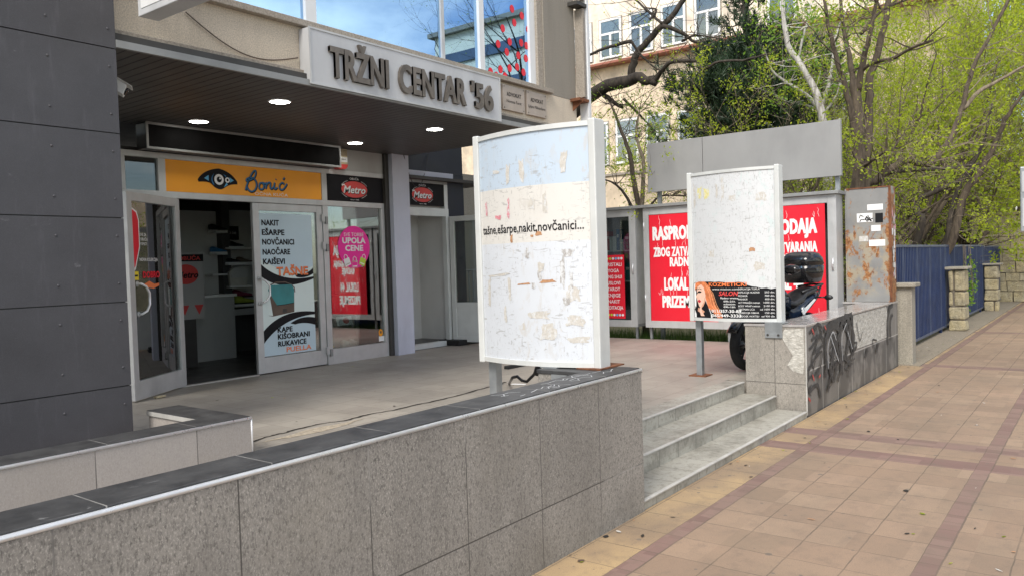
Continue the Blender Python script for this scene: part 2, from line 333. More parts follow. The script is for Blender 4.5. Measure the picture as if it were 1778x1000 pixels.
def m_board(name, base, blotch, seed, dense):
    """printed board under years of torn-off posters"""
    g = G(name); x, y, z = g.xyz()
    off = g.N.new('ShaderNodeMapping'); off.inputs['Location'].default_value = (seed, seed*1.7, seed*0.3); g.L.new(g.pos, off.inputs[0]); v = off.outputs[0]
    c = g.mix(g.rng(g.noise(2, 4, vec=v), 0.35, 0.65), base, sc3(base, 0.94))
    if not dense:
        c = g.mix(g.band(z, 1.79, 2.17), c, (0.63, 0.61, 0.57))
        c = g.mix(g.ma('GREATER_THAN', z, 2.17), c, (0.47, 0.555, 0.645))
    zone = g.rng(g.noise(2.6, 3, vec=v, stretch=(1, 1.5, 0.7)), 0.45, 0.60)
    p = g.noise(13, 8, 0.72, vec=v, stretch=(1, 1.2, 0.55), dist=0.6)
    c = g.mix(g.ma('MULTIPLY', zone, g.rng(p, 0.52, 0.60, 0, 0.5)), c, blotch)
    s1 = g.noise(38, 7, 0.78, vec=v, stretch=(1, 1.8, 0.5), dist=0.8)
    zone2 = g.rng(g.noise(2.1, 3, vec=v, stretch=(1, 1.3, 1)), 0.30 if dense else 0.47, 0.52)
    c = g.mix(g.ma('MULTIPLY', zone2, g.rng(s1, 0.555 if dense else 0.58, 0.62, 0, 0.7 if dense else 0.6)), c, (0.24, 0.23, 0.22))
    s2 = g.noise(22, 5, 0.6, vec=v, stretch=(1, 0.35, 2.0), dist=1.2)
    c = g.mix(g.ma('MULTIPLY', zone2, g.rng(s2, 0.605, 0.65, 0, 0.6)), c, (0.30, 0.29, 0.28))
    return g.fin(c, 0.38, p, 0.15, 0.002)
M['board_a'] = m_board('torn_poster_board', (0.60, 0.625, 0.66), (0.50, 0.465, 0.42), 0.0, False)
M['board_b'] = m_board('scraped_poster_board', (0.60, 0.61, 0.615), (0.46, 0.59, 0.57), 4.3, True)
def m_scrap(name, col, under, thr=.5):
    g = G(name); n = g.noise(30, 7, .75, stretch=(1, 1.4, .7))
    return g.fin(g.mix(g.rng(n, thr-.06, thr+.04), under, g.mix(g.rng(g.noise(60, 3), .3, .7), sc3(col, .85), sc3(col, 1.1))), .6)
M['tape'] = m_scrap('old_tape', (0.52, 0.49, 0.44), (0.60, 0.61, 0.615), .46)
M['brown_paper'] = plain('brown_paper_scrap', (0.42, 0.22, 0.11), 0.7, 0.25, 40)
M['scrap_red'] = m_scrap('red_paper_scrap', (0.6, 0.22, 0.25), (0.60, 0.61, 0.615), .47)
M['scrap_grey'] = m_scrap('grey_paper_scrap', (0.36, 0.34, 0.32), (0.60, 0.61, 0.615), .50)
M['scrap_yel'] = m_scrap('yellow_glue', (0.66, 0.60, 0.26), (0.60, 0.61, 0.615), .47)

def m_rusty():
    g = G('rusting_painted_steel'); x, y, z = g.xyz()
    base = g.mix(g.rng(g.noise(3, 5), 0.3, 0.7), (0.20, 0.20, 0.195), (0.27, 0.27, 0.26))
    n = g.noise(5, 9, 0.72, stretch=(1, 1.6, 1), dist=0.5)
    zone = g.ma('MULTIPLY', g.rng(z, 1.0, 1.15), g.rng(z, 2.25, 1.9))
    e = g.ma('MAXIMUM', g.rng(y, 2.56, 2.49, 0, 0.28), g.rng(z, 2.54, 2.6, 0, 0.3))
    m_ = g.rng(g.ma('ADD', n, g.ma('ADD', g.ma('MULTIPLY', zone, 0.10), g.ma('MULTIPLY', e, 0.6))), 0.605, 0.67)
    rc = g.mix(g.rng(g.noise(24, 6, 0.7), 0.35, 0.65), (0.14, 0.052, 0.02), (0.40, 0.19, 0.07))
    tanz = g.rng(g.noise(4, 6, 0.6), 0.46, 0.56)
    base = g.mix(g.ma('MULTIPLY', tanz, g.ma('MULTIPLY', zone, 0.7)), base, (0.36, 0.30, 0.20))
    return g.fin(g.mix(m_, base, rc), g.rng(m_, 0, 1, 0.45, 0.9), n, 0.3, 0.004)
M['rusty'] = m_rusty()

def m_stone(name, base):
    g = G(name); v = g.noise(6, 7, 0.7)
    c = g.mix(g.rng(v, 0.3, 0.7), sc3(base, 0.6), sc3(base, 1.2))
    c = g.mix(g.rng(g.noise(3.1, 2), 0.35, 0.65, 0, .6), c, tuple(a*b for a, b in zip(base, (1.35, 1.25, 1.0))))
    c = g.mix(g.rng(g.noise(30, 5, 0.7), 0.52, 0.68, 0, 0.7), c, sc3(base, 0.3))
    return g.fin(c, 0.9, g.noise(11, 7, 0.75), 1.0, 0.06)
M['stone'] = m_stone('rough_limestone', (0.44, 0.39, 0.27))
M['mortar'] = plain('dark_mortar', (0.15, 0.13, 0.10), 0.95, 0.2, 12)

def m_bark(name, a, b):
    g = G(name)
    n = g.noise(14, 6, 0.7, stretch=(1, 1, 0.25), dist=0.6)
    return g.fin(g.mix(g.rng(n, 0.35, 0.65), a, b), 0.9, n, 0.8, 0.02)
M['bark_dark'] = m_bark('dark_bark', (0.022, 0.018, 0.014), (0.075, 0.06, 0.046))
M['bark_brown'] = m_bark('brown_bark', (0.045, 0.034, 0.024), (0.13, 0.10, 0.07))
M['bark_tan'] = m_bark('tan_twig_bark', (0.14, 0.11, 0.075), (0.28, 0.23, 0.165))
M['bark_white'] = m_bark('birch_bark', (0.26, 0.24, 0.21), (0.62, 0.60, 0.56))

def m_leaf(name, a, b, tr=0.35):
    g = G(name); N, L = g.N, g.L
    c = g.mix(g.rng(g.noise(2.2, 3), 0.35, 0.65), a, b)
    c = g.mix(g.rng(g.noise(17, 1), 0.45, 0.65, 0, 0.4), c, sc3(a, 0.6))
    g.fin(c, 0.5)
    t = N.new('ShaderNodeBsdfTranslucent'); L.new(c, t.inputs[0])
    mxs = N.new('ShaderNodeMixShader'); mxs.inputs[0].default_value = tr
    L.new(g.b.outputs[0], mxs.inputs[1]); L.new(t.outputs[0], mxs.inputs[2]); L.new(mxs.outputs[0], N['Material Output'].inputs[0])
    return g.m
M['leaf'] = m_leaf('spring_leaf', (0.27, 0.38, 0.02), (0.58, 0.66, 0.045), .6)
M['leaf_fresh'] = m_leaf('fresh_leaf', (0.16, 0.32, 0.025), (0.30, 0.48, 0.045), .5)
M['leaf_dark'] = m_leaf('ivy_leaf', (0.15, 0.22, 0.022), (0.34, 0.41, 0.04), .5)
M['needle'] = m_leaf('pine_needle', (0.016, 0.038, 0.018), (0.045, 0.085, 0.035), 0.12)
M['grass'] = m_leaf('grass_blade', (0.045, 0.10, 0.015), (0.10, 0.17, 0.03), 0.3)

# ------------------------------------------------------------------ mesh helpers
class F:                                  # flat frame: u to the right, v up, w towards the viewer
    def __init__(s, o, r, up=(0, 0, 1)):
        s.o, s.r, s.up = Vector(o), Vector(r).normalized(), Vector(up).normalized(); s.n = s.r.cross(s.up)
    def __call__(s, u, v, w=0.0): return s.o + s.r*u + s.up*v + s.n*w
def front(x, y, z): return F((x, y, z), (1, 0, 0))        # faces the street, -Y
def sideways(x, y, z): return F((x, y, z), (0, -1, 0))    # faces -X
class Curved:                              # bulging board: u = metres from its left edge
    def __init__(s, xc, yl, yr, bulge): s.xc, s.yl, s.w, s.b = xc, yl, yl-yr, bulge
    def __call__(s, u, v, w=0.0):
        t = 2*u/s.w-1; return Vector((s.xc - s.b*(1-t*t) - w, s.yl-u, v))

_cap = {}
class MB:
    def __init__(s): s.v, s.f, s.mi, s.ms, s.sm = [], [], [], [], []
    def _m(s, m):
        m = M[m] if isinstance(m, str) else m
        if m not in s.ms: s.ms.append(m)
        return s.ms.index(m)
    def add(s, vs, fs, m, smooth=False):
        k = len(s.v); mi = s._m(m); s.v += [tuple(p) for p in vs]
        for f in fs: s.f.append([i+k for i in f]); s.mi.append(mi); s.sm.append(smooth)
        return s
    def box(s, x0, x1, y0, y1, z0, z1, m, T=None):
        vs = [Vector((x, y, z)) for x in (x0, x1) for y in (y0, y1) for z in (z0, z1)]
        if T: vs = [T(*p) for p in vs]
        return s.add(vs, [(0, 1, 3, 2), (4, 6, 7, 5), (0, 4, 5, 1), (2, 3, 7, 6), (0, 2, 6, 4), (1, 5, 7, 3)], m)
    def slab(s, fr, u0, u1, v0, v1, w0, w1, m):          # box in a frame
        vs = [fr(u, v, w_) for u in (u0, u1) for v in (v0, v1) for w_ in (w0, w1)]
        return s.add(vs, [(0, 1, 3, 2), (4, 6, 7, 5), (0, 4, 5, 1), (2, 3, 7, 6), (0, 2, 6, 4), (1, 5, 7, 3)], m)
    def poly(s, fr, pts, w0, m, w1=None):
        n = len(pts)
        if w1 is None: return s.add([fr(u, v, w0) for u, v in pts], [list(range(n))], m)
        vs = [fr(u, v, w0) for u, v in pts] + [fr(u, v, w1) for u, v in pts]
        return s.add(vs, [list(range(n))[::-1], [i+n for i in range(n)]] + [(i, (i+1) % n, (i+1) % n+n, i+n) for i in range(n)], m)
    def ell(s, fr, u, v, a, b, w0, m, w1=None, n=28, rot=0.0):
        c, d = math.cos(rot), math.sin(rot)
        return s.poly(fr, [(u+a*math.cos(t)*c-b*math.sin(t)*d, v+a*math.cos(t)*d+b*math.sin(t)*c) for t in [2*math.pi*i/n for i in range(n)]], w0, m, w1)
    def stroke(s, fr, pts, wd, w0, m):                    # painted stroke (ribbon)
        P = [Vector((a, b)) for a, b in pts]; n = len(P); vs = []
        for i in range(n):
            d = (P[min(i+1, n-1)]-P[max(i-1, 0)]); d = d.normalized() if d.length > 1e-9 else Vector((1, 0)); q = Vector((-d.y, d.x))
            k = wd[i] if isinstance(wd, (list, tuple)) else wd
            for sg in (1, -1): a = P[i]+q*k*0.5*sg; vs.append(fr(a.x, a.y, w0))
        return s.add(vs, [(2*i+1, 2*i+3, 2*i+2, 2*i) for i in range(n-1)], m)
    def tube(s, pts, rad, m, n=8, caps=True):
        P = [Vector(p) for p in pts]; k = len(P); vs = []; fs = []; ref = None
        for i in range(k):
            d = P[min(i+1, k-1)]-P[max(i-1, 0)]
            d = d.normalized() if d.length > 1e-9 else Vector((0, 0, 1))
            if ref is None: ref = d.orthogonal()
            a = ref - d*ref.dot(d); a = a.normalized() if a.length > 1e-6 else d.orthogonal().normalized(); ref = a; b = d.cross(a)
            r = rad[i] if isinstance(rad, (list, tuple)) else rad
            for j in range(n): t = 2*math.pi*j/n; vs.append(P[i]+(a*math.cos(t)+b*math.sin(t))*r)
        for i in range(k-1):
            for j in range(n): fs.append((i*n+j, i*n+(j+1) % n, (i+1)*n+(j+1) % n, (i+1)*n+j))
        if caps: fs += [list(range(n))[::-1], [(k-1)*n+j for j in range(n)]]
        return s.add(vs, fs, m, n > 5)
    def lathe(s, c, prof, m, n=20, axis=(0, 0, 1)):       # prof: (radius, height)
        ax = Vector(axis).normalized(); a = ax.orthogonal().normalized(); b = ax.cross(a); c = Vector(c); vs = []; fs = []
        for r, h in prof:
            for j in range(n): t = 2*math.pi*j/n; vs.append(c+ax*h+(a*math.cos(t)+b*math.sin(t))*r)
        k = len(prof)
        for i in range(k-1):
            for j in range(n): fs.append((i*n+j, i*n+(j+1) % n, (i+1)*n+(j+1) % n, (i+1)*n+j))
        fs += [list(range(n))[::-1], [(k-1)*n+j for j in range(n)]]
        return s.add(vs, fs, m, True)
    def loft(s, rings, m, closed=True):                   # list of equal-length rings
        n = len(rings[0]); vs = [p for r in rings for p in r]; fs = []
        for i in range(len(rings)-1):
            for j in range(n): fs.append((i*n+j, i*n+(j+1) % n, (i+1)*n+(j+1) % n, (i+1)*n+j))
        fs += [list(range(n))[::-1], [(len(rings)-1)*n+j for j in range(n)]]
        return s.add(vs, fs, m, True)
    def text(s, fr, body, u, v, h, m, wd=None, align='L', w0=0.002, depth=0.0, bold=0.0, shear=0.0, res=2):
        def raw(b):
            cu = bpy.data.curves.new('t', 'FONT'); cu.body = b; cu.resolution_u = res; cu.offset = bold; cu.shear = shear; cu.space_character = 1.0+extra*1.6
            if depth and b == body: cu.extrude = 0.5
            o = bpy.data.objects.new('t', cu); me = o.to_mesh()
            vs = [tuple(q.co) for q in me.vertices]; fs = [tuple(p.vertices) for p in me.polygons]
            o.to_mesh_clear(); bpy.data.objects.remove(o); bpy.data.curves.remove(cu); return vs, fs
        extra = max(0.0, bold-0.018); bold = min(bold, 0.018); key = bold
        if key not in _cap: _cap[key] = max(q[1] for q in raw('H')[0])-min(q[1] for q in raw('H')[0])
        vs, fs = raw(body)
        if not vs: return s
        x0 = min(q[0] for q in vs); x1 = max(q[0] for q in vs); sy = h/_cap[key]; sx = sy if wd is None else wd/(x1-x0)
        W_ = (x1-x0)*sx; du = {'L': 0, 'C': -W_/2, 'R': -W_}[align]
        sh = [(0, 0)] if not extra else [(0, 0), (-1, -1), (1, 1), (-1, 1), (1, -1)]; k = extra*sx*1.2
        if extra: sx *= max(.7, 1-2*k/max(W_, 1e-6))
        for i, (a, b) in enumerate(sh):
            s.add([fr(u+du+(k if extra else 0)+(q[0]-x0)*sx+a*k, v+q[1]*sy+b*k*.6, w0+i*.00025+(q[2]+0.5)*depth) for q in vs], fs, m)
        return s
    def jitter(s, a, seed=1):
        q = random.Random(seed); s.v = [(x+q.uniform(-a, a), y+q.uniform(-a, a), z+q.uniform(-a, a)*.6) for x, y, z in s.v]; return s
    def build(s, name, parent=None, bevel=0.0, loc=None):
        me = bpy.data.meshes.new(name)
        if parent is not None: o0 = WL[parent.name]
        elif loc is not None: o0 = Vector(loc)
        else:
            xs, ys, zs = zip(*s.v); o0 = Vector(((min(xs)+max(xs))/2, (min(ys)+max(ys))/2, min(zs)))
        me.from_pydata([(p[0]-o0.x, p[1]-o0.y, p[2]-o0.z) for p in s.v], [], s.f)
        for m in s.ms: me.materials.append(m)
        me.polygons.foreach_set('material_index', s.mi); me.polygons.foreach_set('use_smooth', s.sm); me.update()
        o = bpy.data.objects.new(name, me); COL.objects.link(o); WL[o.name] = o0
        if parent is not None: o.parent = parent
        else: o.location = o0
        if bevel:
            b = o.modifiers.new('bevel', 'BEVEL'); b.width = bevel; b.segments = 2; b.limit_method = 'ANGLE'; b.angle_limit = R(40)
        return o
WL = {}                                   # world origin of every object
def tag(o, label, cat, group=None, kind=None):
    if label: o['label'] = label
    if cat: o['category'] = cat
    if group: o['group'] = group
    if kind: o['kind'] = kind
    return o
def thing(name, label, cat, loc, group=None):
    o = bpy.data.objects.new(name, None); COL.objects.link(o); o.empty_display_size = 0.2; o.location = loc; WL[o.name] = Vector(loc)
    return tag(o, label, cat, group)
def struct(o): o['kind'] = 'structure'; return o
def copy_tree(o, loc=None, parent=None):
    c = o.copy(); COL.objects.link(c); WL[c.name] = WL[o.name]
    if parent is not None: c.parent = parent
    if loc is not None: c.location = loc; WL[c.name] = Vector(loc)
    for ch in list(o.children): copy_tree(ch, None, c)
    return c
rnd = random.Random(7)
ZT = 0.32                                  # terrace level

# ------------------------------------------------------------------ ground
struct(MB().box(-300, 400, -300, 400, -0.6, -0.16, 'soil').build('ground'))
struct(MB().box(-300, 400, -16, -4.004, -0.5, -0.12, 'asphalt').build('road'))
struct(MB().box(-40, 90, -4, 2.46, -0.4, 0.0, 'pave').build('pavement'))
kb = MB()
for i in range(60): kb.box(-40+i*2, -38.02+i*2, -4.2, -4.004, -0.3, 0.004, 'concrete')
struct(kb.build('kerb', bevel=0.01))
tm = MB()
tm.box(-6, 11.85, 3.32, 8.74, -0.3, ZT, 'terrace'); tm.box(8.41, 11.85, 8.74, 12, -0.3, ZT, 'terrace')
tm.box(-6, 4.57, 2.66, 3.32, -0.3, ZT, 'terrace'); tm.box(8.2, 11.85, 2.88, 3.32, -0.3, ZT, 'terrace')
terrace = struct(tm.build('terrace'))
# a long crack and a spalled patch in the terrace
ck = MB(); pts = [(425, 770), (460, 758), (490, 752), (520, 744), (560, 735), (600, 729), (640, 720), (680, 712), (720, 704), (760, 695), (800, 684), (845, 672), (868, 667), (880, 662)]
pp = []
for (x, y) in pts:
    p = onz(x, y, ZT); pp.append((p.x+rnd.uniform(-.02, .02), p.y+rnd.uniform(-.02, .02)))
fine = []
for a, b in zip(pp[:-1], pp[1:]):
    for k in range(5): t = k/5; fine.append((a[0]+(b[0]-a[0])*t+rnd.uniform(-.012, .012), a[1]+(b[1]-a[1])*t+rnd.uniform(-.012, .012)))
level = F((0, 0, ZT), (1, 0, 0), (0, 1, 0))
M['crack'] = plain('crack_dirt', (0.022, 0.018, 0.014), 0.95, 0.3, 20)
M['mortar_light'] = plain('spalled_mortar', (0.34, 0.29, 0.22), 0.95, 0.3, 30, bump=0.6)
ck.stroke(level, fine, [rnd.uniform(.012, .035) for _ in fine], 0.004, 'crack')
c0 = onz(545, 745, ZT)
ck.poly(level, [(c0.x+.45*math.cos(t)*(1+.3*math.sin(5*t)), c0.y-.05+.07*math.sin(t)*(1+.3*math.cos(4*t))) for t in [i*.33 for i in range(19)]], 0.0025, 'mortar_light')
ck.build('floor_crack', terrace)
struct(MB().box(12.46, 40, 2.19, 2.75, -0.3, 0.012, 'gravel').build('gravel_verge'))
struct(MB().box(11.856, 60, 2.755, 40, -0.3, 0.10, 'soil').build('garden_soil'))

# ------------------------------------------------------------------ steps
st = thing('stone_steps', 'three worn stone steps rising from the pavement between two tiled walls', 'steps', (6.3, 2.8, 0))
for k, (y0, y1, z0, z1, x1) in enumerate(((2.466, 2.775, 0, 0.061, 8.095), (2.775, 3.117, 0, 0.200, 8.095), (3.117, 3.318, 0, ZT+.001, 8.112))):
    s_ = MB().box(4.585, x1, y0, y1, z0-.05, z1, 'step').build('step', st)
    nb = MB().box(4.585, x1-.004, y0-0.008, y0+0.022, z1-0.011, z1+0.003, 'nosing'); nb.build('nosing', s_, 0.004)

# ------------------------------------------------------------------ front retaining wall
w1 = thing('retaining_wall', 'long grey speckled tile wall with slate coping and bright edge strip beside the pavement', 'wall', (1, 2.6, 0))
MB().box(-5, 4.58, 2.45, 2.685, -0.02, 0.922, 'wall_a').box(4.23, 4.58, 2.685, 3.03, 0.30, 0.922, 'wall_a').build('wall_body', w1, 0.003)
MB().box(-5, 4.578, 2.463, 2.695, 0.922, 0.946, 'slate').box(4.22, 4.578, 2.695, 3.035, 0.922, 0.946, 'slate').build('coping', w1, 0.003)
MB().tube([(-5, 2.452, 0.932), (4.582, 2.452, 0.932)], 0.0105, 'alu_bright', 8).build('edge_strip', w1)
scr = MB()
lv = F((0, 0, 0.946), (1, 0, 0), (0, 1, 0))
for k in range(16):
    a = rnd.uniform(3.1, 4.3); b = rnd.uniform(2.5, 2.64)
    scr.stroke(lv, [(a+j*.05, b+rnd.uniform(-.03, .03)) for j in range(rnd.randint(2, 6))], 0.006, 0.0015, 'signboard')
scr.build('scratch_marks', w1)

# inner low wall
w2 = thing('planter_wall', 'low beige tiled wall with dark coping turning a corner beside the anthracite column', 'wall', (1.5, 5.2, ZT))
MB().box(-5, 3.37, 5.0, 5.26, 0.2, 0.578, 'wall_b').box(3.11, 3.37, 5.26, 5.96, 0.2, 0.578, 'wall_b').build('wall_body', w2, 0.003)
MB().box(-5, 3.368, 5.012, 5.27, 0.578, 0.602, 'slate').box(3.10, 3.368, 5.27, 5.97, 0.578, 0.602, 'slate').build('coping', w2, 0.003)
MB().tube([(-5, 5.0, 0.588), (3.372, 5.0, 0.588)], 0.011, 'alu_bright', 8).tube([(3.372, 5.0, 0.588), (3.372, 5.0, ZT)], 0.007, 'alu_bright', 6).build('edge_strip', w2)
MB().box(3.094, 3.112, 5.27, 5.96, 0.566, 0.598, 'nosing').build('inner_strip', w2)

# ------------------------------------------------------------------ graffiti wall past the steps
w3 = thing('graffiti_wall', 'tiled wall end with sprayed black graffiti and patches of bare render', 'wall', (10.2, 2.7, 0))
wb = MB()
wb.box(8.12, 8.46, 2.475, 3.10, -0.02, 0.915, 'wall_end').build('end_block', w3, 0.003)
MB().box(8.462, 12.45, 2.475, 2.855, -0.02, 0.915, 'wall_street').box(8.125, 8.462, 2.470, 2.4745, 0, 0.915, 'wall_street').box(12.1, 12.45, 2.855, 3.2, 0.2, 0.915, 'wall_street').build('wall_body', w3, 0.003)
M['marble'] = plain('polished_grey_coping', (0.36, 0.34, 0.325), 0.14, 0.25, 7, dirt=0.3)
MB().box(8.112, 8.46, 2.463, 3.11, 0.915, 0.94, 'marble').box(8.462, 12.46, 2.463, 2.865, 0.915, 0.94, 'marble').box(12.09, 12.46, 2.865, 3.21, 0.915, 0.94, 'marble').build('coping', w3, 0.004)
MB().box(8.11, 8.122, 2.462, 2.474, 0.02, 0.915, 'nosing').build('corner_strip', w3)
fw = front(0, 2.4745, 0)
br = MB()
br.poly(fw, [(10.0, .49), (10.05, .66), (9.93, .80), (9.98, .905), (11.72, .905), (11.78, .80), (11.72, .62), (11.8, .48), (11.2, .475), (10.6, .485)], 0.004, 'broken')
br.build('bare_patch', w3)
fe = sideways(8.12, 0, 0)
br = MB(); br.poly(fe, [(-2.49, .90), (-2.68, .89), (-2.72, .82), (-2.65, .70), (-2.60, .62), (-2.66, .52), (-2.60, .46), (-2.50, .44), (-2.485, .6)], 0.003, 'broken'); br.build('bare_patch', w3)
gr = MB(); gw = front(0, 2.4675, 0)
def gpt(x, y): p = ony(x, y, 2.47); return (p.x, p.z)
def gs(px, wdt, m='graffiti', ww=0.006):
    q = [gpt(*a) for a in px]; sm = []
    for i in range(len(q)-1):
        p0, p1, p2, p3 = q[max(i-1, 0)], q[i], q[i+1], q[min(i+2, len(q)-1)]
        for k in range(6):
            t = k/6; sm.append(tuple(0.5*((2*b)+(c-a)*t+(2*a-5*b+4*c-d)*t*t+(-a+3*b-3*c+d)*t**3) for a, b, c, d in zip(p0, p1, p2, p3)))
    sm.append(q[-1])
    gr.stroke(gw, sm, [wdt*(.5 if m == 'graffiti' and wdt > .04 else .6)*rnd.uniform(.75, 1.2) for _ in sm], ww+rnd.uniform(0, .0012), m)
for line, wdt in (
    ([(1404, 578), (1412, 570), (1420, 562), (1426, 575), (1410, 600), (1404, 606)], .07), ([(1408, 590), (1424, 582), (1428, 598), (1412, 612)], .06),
    ([(1415, 562), (1418, 590), (1408, 622), (1412, 640)], .05), ([(1404, 640), (1414, 622), (1426, 610), (1422, 640), (1408, 655)], .06),
    ([(1434, 640), (1432, 600), (1438, 572), (1450, 566), (1456, 580), (1446, 612), (1440, 650)], .16), ([(1440, 575), (1452, 600), (1456, 630)], .14),
    ([(1459, 630), (1457, 585), (1462, 556), (1470, 550), (1474, 568), (1468, 620)], .16), ([(1466, 556), (1474, 590), (1480, 612), (1479, 560), (1476, 545)], .16),
    ([(1430, 575), (1445, 560), (1478, 545)], .12), ([(1432, 655), (1436, 630), (1446, 660), (1452, 630)], .12), ([(1458, 640), (1464, 620), (1474, 630)], .12),
    ([(1541, 598), (1540, 560), (1544, 535), (1549, 530)], .13), ([(1546, 590), (1545, 560), (1549, 545)], .10),
    ([(1486, 560), (1492, 590), (1496, 575)], .03), ([(1404, 680), (1418, 668), (1424, 690)], .09), ([(1436, 680), (1442, 650)], .09),
    ([(1462, 650), (1460, 630)], .09), ([(1500, 622), (1506, 605)], .12), ([(1520, 612), (1524, 596)], .12)): gs(line, wdt)
for k in range(34):
    x0 = rnd.choice((rnd.uniform(1403, 1482), rnd.uniform(1403, 1482), rnd.uniform(1403, 1548))); y0 = (735-.115*(x0-1400)*5.2 if False else 700-(x0-1400)*.42)-rnd.uniform(8, 62 if x0 > 1482 else 120)
    gs([(x0, y0), (x0+rnd.uniform(-4, 6), y0-rnd.uniform(6, 16)), (x0+rnd.uniform(0, 10), y0-rnd.uniform(14, 30))], rnd.choice((.03, .05, .09)))
for line in ([(1408, 570), (1412, 580)], [(1430, 565), (1433, 572)], [(1409, 650), (1412, 660)], [(1402, 690), (1406, 696)], [(1420, 655), (1423, 650)]): gs(line, .045, 'graffiti_red', .008)
for line in ([(1436, 640), (1436, 600), (1444, 576), (1450, 590)], [(1461, 625), (1460, 585), (1468, 560)], [(1470, 575), (1478, 605)], [(1440, 582), (1454, 626)]): gs(line, .025, 'signboard', .0105)
gr.build('graffiti', w3)

# ------------------------------------------------------------------ shopping centre building
bd = thing('shopping_centre', 'shopping centre with anthracite column, dark slatted canopy and glazed shopfront', 'building', (6, 8, 0))
# column cladding panels
cm = MB(); zs = [-0.2, 0.205, 0.83, 1.455, 2.08, 2.705, 3.33, 3.955, 4.58, 9.0]
for a, b in zip(zs[:-1], zs[1:]): cm.box(-2.6, 2.94, 5.87, 6.9, a+.004, b-.004, 'clad')
cm.box(-2.58, 2.93, 5.886, 6.89, -.2, 9, 'black')
for z in zs[1:-1]:
    for dx in (.055, .48, 1.2, 1.9):
        for dz in (.14, .49): cm.lathe((2.94-dx, 5.87, z+dz), [(.010, -.001), (.009, .003), (.004, .005)], 'clad', 10, (0, -1, 0))
cm.build('column', bd)
MB().box(8.38, 8.73, 8.58, 9.3, ZT, 3.5, 'grey_col').build('side_column', bd, 0.004)
# upper storey
MB().box(2.942, 9.5, 6.0, 6.3, 3.50, 3.905, 'fascia').build('fascia', bd)
MB().box(2.942, 9.5, 5.94, 5.998, 3.46, 3.50, 'ledge').box(2.942, 8.84, 5.93, 6.06, 3.907, 3.965, 'ledge').build('ledge', bd, 0.004)
MB().box(8.74, 9.5, 6.0, 8.4, 3.91, 9.5, 'pier').box(8.62, 8.738, 6.02, 8.3, 3.97, 9.5, 'ledge').build('corner_pier', bd)
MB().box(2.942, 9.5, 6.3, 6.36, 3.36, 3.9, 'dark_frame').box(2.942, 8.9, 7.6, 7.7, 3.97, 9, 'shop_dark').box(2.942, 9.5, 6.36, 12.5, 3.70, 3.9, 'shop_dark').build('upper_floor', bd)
MB().box(2.942, 9.5, 5.90, 5.995, 3.405, 3.46, 'dark_frame').box(2.942, 9.5, 5.862, 5.898, 3.345, 3.40, 'alu_dull').build('canopy_edge', bd)
MB().box(2.942, 8.72, 5.90, 8.76, 3.352, 3.372, 'soffit').box(8.72, 9.5, 5.90, 6.36, 3.352, 3.372, 'soffit').build('soffit', bd)
wf = MB()
for a, b in ((4.86, 4.985), (7.46, 7.55), (8.50, 8.62)): wf.box(a, b, 6.06, 6.16, 3.967, 9, 'lb_white')
wf.box(2.942, 8.62, 6.05, 6.17, 3.966, 4.0, 'lb_white'); wf.box(6.79, 6.84, 6.075, 6.15, 4.0, 9, 'alu'); 
upw = wf.build('upper_window', bd)
MB().box(2.942, 8.62, 6.10, 6.108, 4.0, 9, 'mirror_glass').build('pane', upw)
dd = MB(); fd = front(0, 6.098, 0)
for x, y in [(893, 40), (917, 52), (885, 73), (865, 77), (905, 75), (914, 80), (880, 91), (900, 97), (913, 102), (922, 110), (885, 119), (898, 117), (909, 126), (921, 133), (852, 125), (869, 121), (877, 133), (862, 132), (926, 20), (931, 50), (932, 80), (932, 105), (931, 122), (930, 140), (927, 92), (889, 16), (906, 28), (921, 12), (873, 50), (930, 36)]:
    p = ony(x, y, 6.098); dd.ell(fd, p.x, p.z, .045, .05, 0.001, 'red', n=18)
dd.build('dot_decals', upw)
MB().box(7.75, 8.5, 7.0, 7.05, 4.0, 9, 'lb_white').box(5.4, 6.3, 7.2, 7.25, 4.2, 5.6, 'inner_white').build('curtain', upw)

# shopfront frame
fy0, fy1 = 8.70, 8.78
ff = MB()
ff.box(4.30, 8.37, fy0, fy1, 2.985, 3.05, 'alu')                       # above the signs
for a, b in ((4.30, 4.40), (4.78, 4.87), (7.135, 7.225)): ff.box(a, b, fy0, fy1, 2.61, 2.985, 'alu')
ff.box(4.30, 8.30, fy0, fy1, 2.535, 2.61, 'alu')                       # transom
ff.box(7.135, 7.225, fy0, fy1, ZT, 2.535, 'alu'); ff.box(4.92, 5.0, fy0, fy1, ZT, 2.535, 'alu'); ff.box(4.30, 4.38, fy0, fy1, ZT, 2.535, 'alu')
ff.box(7.225, 8.30, fy0, fy1, ZT, 0.53, 'alu'); ff.box(8.235, 8.30, fy0, fy1, .53, 2.535, 'alu'); ff.box(4.38, 4.92, fy0, fy1, ZT, .5, 'alu')
ff.box(8.302, 8.378, 8.66, 8.78, ZT, 3.352, 'dark_frame')  # shade of the recess beside the column put into this mullion's colour
ff.box(5.0, 6.02, fy0, fy1, ZT, .332, 'nosing')
ff.build('shopfront_frame', bd, 0.003)
MB().box(7.29, 8.30, 8.705, 8.77, 3.05, 3.352, 'grey_panel').box(2.95, 4.30, 8.705, 8.77, ZT, 3.352, 'grey_panel').build('wall_panel', bd)
MB().box(4.40, 4.78, 8.735, 8.743, 2.61, 2.985, 'glass_dark').box(4.38, 4.92, 8.735, 8.743, .5, 2.535, 'glass').build('side_pane', bd)
dbx = MB(); dbx.box(4.54, 7.28, 8.47, 8.70, 3.055, 3.335, 'black')
